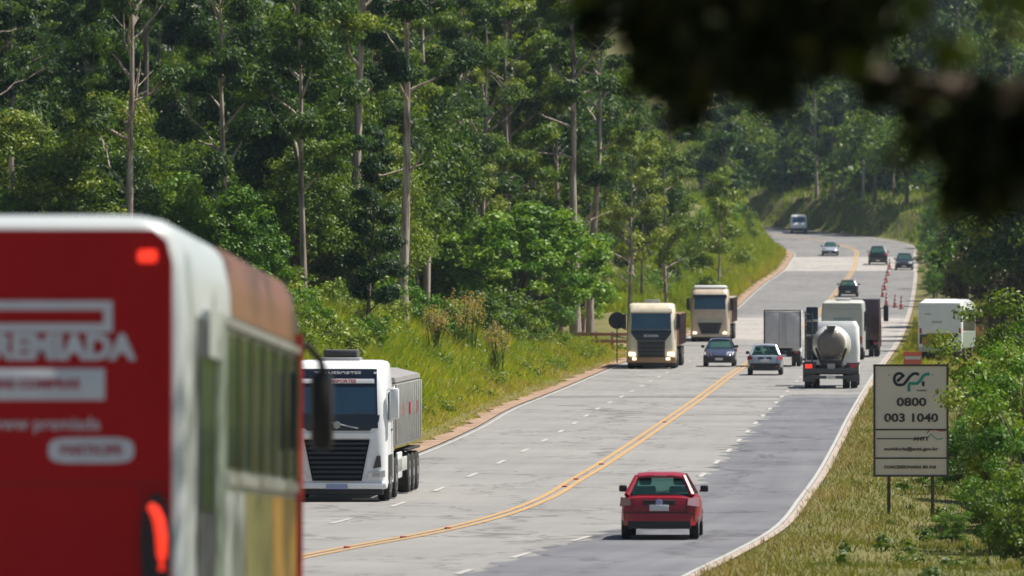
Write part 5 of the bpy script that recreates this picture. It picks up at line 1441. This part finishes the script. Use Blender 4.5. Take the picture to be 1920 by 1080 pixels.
# ------------------------------------------------------------------ roadside furniture
def round_sign():
    Y = 392.0; x = px_at(1157, Y); z0 = gz(x, Y)
    root = empty('round_sign', (x, Y, z0)); tag(root, 'dark round road sign on a thin post left of the cream truck', 'sign')
    zc = (540 - 601) * Y / F - z0
    MB().disc_lathe((0, 0, zc), (0, -1, 0), [(0, .43), (.02, .45), (.03, .45), (.035, .40), (.03, .01)], 28).build('disc', M['navy'], root)
    MB().cyl((0, .03, -.3), (0, .03, zc + .4), .035, 10).build('post', M['sign_frame'], root)
round_sign()
def wood_fence():
    Y0 = 428.0; xa, xb = px_at(1088, Y0), px_at(1178, Y0)
    root = empty('wooden_fence', (xa, Y0, gz(xa, Y0))); tag(root, 'reddish wooden rail fence behind the round sign', 'fence')
    zb = gz(xa, Y0); top = (540 - 625) * Y0 / F - zb
    for k in range(4):
        x = (xb - xa) * k / 3; h = gz(xa + x, Y0) - zb
        bx('post', M['wood_red'], root, x - .07, x + .07, -.07, .07, h - .3, top + .1, .01)
    for z in (top - .05, top - .45): bx('rail', M['wood_red'], root, -.3, xb - xa + .3, -.1, -.072, z - .09, z + .09, .01)
wood_fence()
# bare earth clearing behind the fence
def clearing():
    ys = np.linspace(424, 456, 9); V = []
    for y in ys:
        l = float(Xl(y))
        for d in np.linspace(1.3, 8, 6): V.append((l - d, y, gz(l - d, y) + .05))
    ix = np.arange(54).reshape(9, 6)
    tag(link('dirt_clearing', raw_mesh('dirt_clearing', V, np.stack([ix[:-1, :-1], ix[:-1, 1:], ix[1:, 1:], ix[1:, :-1]], -1).reshape(-1, 4), 4, None, M['dirt'], True)), kind='structure')
clearing()
def cone_proto():
    root = empty('traffic_cone')
    MB().box(-.2, .2, -.2, .2, 0, .05, .015).build('base', M['black'], root)
    MB().disc_lathe((0, 0, .05), (0, 0, 1), [(0, .15), (.02, .14), (1.0, .045), (1.02, .02)], 16).build('body', M['conered'], root)
    for z, r in ((.4, .108), (.7, .078)): MB().disc_lathe((0, 0, z), (0, 0, 1), [(0, r + .004), (.13, r - .009)], 16).build('band', M['whitetext'], root)
    return root
cone_spots = [(1668, 505, 'highest traffic cone of the row'), (1665, 517, 'second traffic cone from the top of the row'), (1662, 530, 'traffic cone in the upper middle of the row'), (1659, 544, 'traffic cone in the middle of the row'),
              (1655, 557, 'traffic cone in the row beside the open lane edge'), (1662, 573, 'traffic cone where the row turns towards the right edge'), (1678, 577, 'traffic cone between the row and the white bus roof'), (1690, 580, 'traffic cone closest to the white bus roof')]
c0 = cone_proto()
for i, (px, py, lab) in enumerate(cone_spots):
    o = c0 if i == 0 else copy_tree(c0)
    x, y = on_road(px, py); o.location = (float(x), float(y), float(zroad(y)) + .012)
    tag(o, lab + ' on the far right lane', 'traffic cone', 'traffic cones on the far right lane')
def barrier():
    Y = 372.0; x = px_at(1711, Y); z0 = gz(x, Y)
    root = empty('safety_barrier', (x, Y, z0)); tag(root, 'orange plastic safety barrier left of the white and yellow bus', 'barrier')
    b = MB(); b.loft([[(-.45, -.25, z), (.45, -.25, z), (.45, .25, z), (-.45, .25, z)] if z < .2 else [(-.45, -.1, z), (.45, -.1, z), (.45, .1, z), (-.45, .1, z)] for z in (0, .15, .4, 1.0)])
    b.build('body', M['orange'], root)
    bx('stripe', M['whitetext'], root, -.4, .4, -.112, -.1, .62, .78)
    bx('foot', M['conered'], root, -.5, .5, -.3, .3, -.05, .06, .02)
barrier()
def wooden_sign():
    Y = 430.0; x = px_at(1840, Y); z0 = gz(x, Y)
    root = empty('wooden_sign', (x, Y, z0)); tag(root, 'dark wooden board sign behind the shrubs right of the white bus', 'sign')
    for py0, py1, x0, x1 in ((576, 592, -.95, .85), (596, 606, -.95, .0)):
        a, b = (540 - py1) * Y / F - z0, (540 - py0) * Y / F - z0
        bd = bx('board', M['wood_dark'], root, x0, x1, -.03, .03, a, b, .01)
        bx('carved_line', M['wood_red'], bd, x0 + .1, x1 - .1, -.04, -.03, (a + b) / 2 - .04, (a + b) / 2 + .04)
    for xx in (-.8, .7): bx('post', M['wood_dark'], root, xx - .06, xx + .06, .032, .14, -.3, (540 - 574) * Y / F - z0, .01)
wooden_sign()
def yellow_kiosk():
    Y = 425.0; x = px_at(1832, Y); z0 = gz(x, Y)
    root = empty('yellow_cabinet', (x, Y, z0)); tag(root, 'yellow roadside cabinet below the dark wooden sign', 'cabinet')
    a, b = (540 - 640) * Y / F - z0, (540 - 611) * Y / F - z0
    bx('cabinet', M['busyellow'], root, -.6, .35, -.2, .2, max(.0, a - 1), b, .03)
    bx('lid', M['busolive'], root, -.64, .39, -.24, .24, b, b + .06, .01)
    bx('door', M['busyellow'], root, -.5, .25, -.215, -.2, max(.1, a - .9), b - .1, .01)
yellow_kiosk()

# ------------------------------------------------------------------ overhanging tree above the camera
def overhang():
    Yo = 26.0; ox, oy = 4.3, Yo
    root = empty('overhanging_tree', (ox, oy, gz(ox, oy)))
    tag(root, 'dark out of focus tree overhanging the upper right corner', 'tree')
    z0 = root.location.z
    def W(px, py, Y): return np.array([(px - 960) * Y / F - ox, Y - oy, (540 - py) * Y / F - z0])
    tubes = [(np.array([(0, 0, -.4), (.05, 0, 1.0), (0, .05, 2.2), (-.1, 0, 3.4), (-.2, .1, 5.0)]), np.array([.32, .26, .22, .17, .1]))]
    fork = np.array([0, .03, -z0 + .25])
    tubes.append((np.array([fork, W(2300, 180, 25.4), W(1920, 180, 25.2), W(1740, 168, 25.1), W(1600, 140, 25), W(1500, 30, 25)]), np.array([.1, .07, .055, .046, .034, .016])))
    tubes.append((np.array([W(1900, 178, 25.2), W(1880, 240, 25.1), W(1870, 330, 25)]), np.array([.045, .03, .012])))
    tubes.append((np.array([fork + [0, 0, .9], W(2100, -150, 25), W(1700, -120, 24.8), W(1300, -60, 24.7), W(1150, 0, 24.6)]), np.array([.1, .07, .05, .03, .01])))
    for (a, b, c_) in ((-2.5, -5, 2.2), (-3.6, -1.5, 2.0), (.8, -6, 2.4), (-2.0, 3, 2.5), (1.5, 2, 2.6), (-2.5, -9, 2.6)):
        tubes.append((np.array([(-.1, 0, 2.6), (a * .4, b * .4, c_ + 1.0), (a, b, -z0 + c_)]), np.array([.12, .08, .03])))
    # leaf sprays that hang into the frame
    C = []; rad = []
    R.seed(77)
    def spray(px0, px1, py0, py1, n, Y0=23.8, Y1=26.4, r=.12):
        for _ in range(n):
            c = W(R.uniform(px0, px1), R.uniform(py0, py1), R.uniform(Y0, Y1)); C.append(c); rad.append(r * R.uniform(.6, 1.3))
            if R.random() < .35: tubes.append((np.array([c + [R.uniform(-.1, .3), 0, R.uniform(.1, .35)], c]), np.array([.008, .004])))
    spray(1220, 1640, -60, 90, 85); spray(1060, 1260, -80, 10, 16); spray(1220, 1500, 70, 165, 30, r=.10); spray(1290, 1460, 150, 215, 10, r=.08); spray(1480, 1640, 60, 160, 10, r=.09)
    spray(1770, 1980, 200, 320, 24); spray(1750, 1900, 320, 400, 9, r=.10); spray(1850, 1990, 240, 330, 12)
    spray(1600, 1980, 145, 185, 10, r=.07); spray(1090, 1250, 20, 80, 6, r=.08); spray(1660, 1740, 210, 330, 4, r=.07); spray(1250, 1330, 180, 235, 3, r=.06)
    link('trunk', tubes_mesh('trunk', tubes, M['bark_dark'], 8), root)
    C1, D1, L1, W1, t1, N1 = clump_leaves(np.array(C), np.array(rad), 24, .9, .9, (.09, .17), .36, .3)
    t1 = np.where(rng.uniform(0, 1, len(t1)) < .06, 1.0, t1)  # scattered leaves get the brightest tint as painted sunlight
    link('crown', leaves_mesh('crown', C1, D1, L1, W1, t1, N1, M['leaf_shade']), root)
    # outer twig leaves in yellow green, their sunlit look painted into the colour
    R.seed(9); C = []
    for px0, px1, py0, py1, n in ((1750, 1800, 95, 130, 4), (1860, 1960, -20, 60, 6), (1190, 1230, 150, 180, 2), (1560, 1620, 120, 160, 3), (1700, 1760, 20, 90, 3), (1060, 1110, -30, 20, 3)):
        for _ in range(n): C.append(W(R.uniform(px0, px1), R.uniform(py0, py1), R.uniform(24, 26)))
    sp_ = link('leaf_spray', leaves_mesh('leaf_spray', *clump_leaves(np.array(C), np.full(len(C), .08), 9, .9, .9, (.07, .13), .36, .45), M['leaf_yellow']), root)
    sp_['kind'] = 'stuff'
    # the main crown, above and around the camera's view
    C = []; rad = []
    for _ in range(420):
        x, y = R.gauss(-1.2, 2.2), R.gauss(-4, 6.0)
        Yw = y + oy
        if Yw < -6: continue
        zlow = max(.9, .0386 * max(Yw, 0) + .75)
        C.append((x, y, -z0 + zlow + R.uniform(.0, 3.2))); rad.append(R.uniform(.4, .75))
    for _ in range(300):
        Yw = R.uniform(16, 29); C.append((R.uniform(-5.0, 2.0), Yw - oy, -z0 + max(.8, .0386 * Yw + .35) + R.uniform(.1, 2.0))); rad.append(R.uniform(.3, .5))
    C1, D1, L1, W1, t1, N1 = clump_leaves(np.array(C), np.array(rad), 75, .6, .5, (.12, .22), .45, .3)
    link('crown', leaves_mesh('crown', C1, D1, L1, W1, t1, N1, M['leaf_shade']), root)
overhang()

def shade_tree():
    x, y = 7.0, 57.0
    root = empty('roadside_shade_tree', (x, y, gz(x, y))); z0 = root.location.z
    tag(root, 'leafy tree on the verge whose crown shades the red backed bus', 'tree')
    tubes = [(np.array([(0, 0, -.4), (-.1, 0, 3), (-.3, .2, 6), (-.6, .2, 8.5)]), np.array([.3, .24, .18, .1]))]
    R.seed(5); C, rad = [], []
    for k in range(9):
        a = k * 2.4; lb = limb((-.2, 0, 4 + k * .5), a, .5, R.uniform(3.5, 6), 5, .2); tubes.append((lb, np.linspace(.1, .02, 5)))
    for _ in range(230):
        xx, yy = R.gauss(-2.6, 2.4), R.gauss(-1.0, 4.5)
        zl = .0386 * (y + yy) + .9
        C.append((xx, yy, -z0 + zl + R.uniform(.2, 4.0))); rad.append(R.uniform(.5, .9))
    link('trunk', tubes_mesh('trunk', tubes, M['bark_dark'], 8), root)
    link('crown', leaves_mesh('crown', *clump_leaves(np.array(C), np.array(rad), 70, .6, .5, (.16, .3), .45, .4), M['leaf_bright']), root)
shade_tree()

# ------------------------------------------------------------------ air
HTOP = 210
def tell_apart():
    same = {}
    for o in COL.objects:
        if o.get('category') and o.get('group'): same.setdefault(o['label'], []).append(o)
    for lab, os_ in same.items():
        if len(os_) > 4 or len(os_) < 2: continue
        os_.sort(key=lambda o: o.location.x / max(o.location.y, 1))
        names = {2: ('left one', 'right one'), 3: ('leftmost', 'middle one', 'rightmost'), 4: ('leftmost', 'second from left', 'second from right', 'rightmost')}[len(os_)]
        for o, n in zip(os_, names):
            if len((lab + ' ' + n).split()) <= 16: o['label'] = lab + ', ' + n
tell_apart()
hz = MB().box(-2000, 2000, -70, 3100, -60, HTOP)
HM = bpy.data.materials.new('haze_air'); HM.use_nodes = True
nt = HM.node_tree
nt.nodes.remove(nt.nodes['Principled BSDF'])
pv = nt.nodes.new('ShaderNodeVolumePrincipled')
pv.inputs['Color'].default_value = (0.62, 0.78, 1.0, 1)
pv.inputs['Density'].default_value = 0.00006
pv.inputs['Anisotropy'].default_value = 0.2
nt.links.new(pv.outputs[0], nt.nodes['Material Output'].inputs['Volume'])
ho = hz.build('haze', HM)
ho['kind'] = 'stuff'
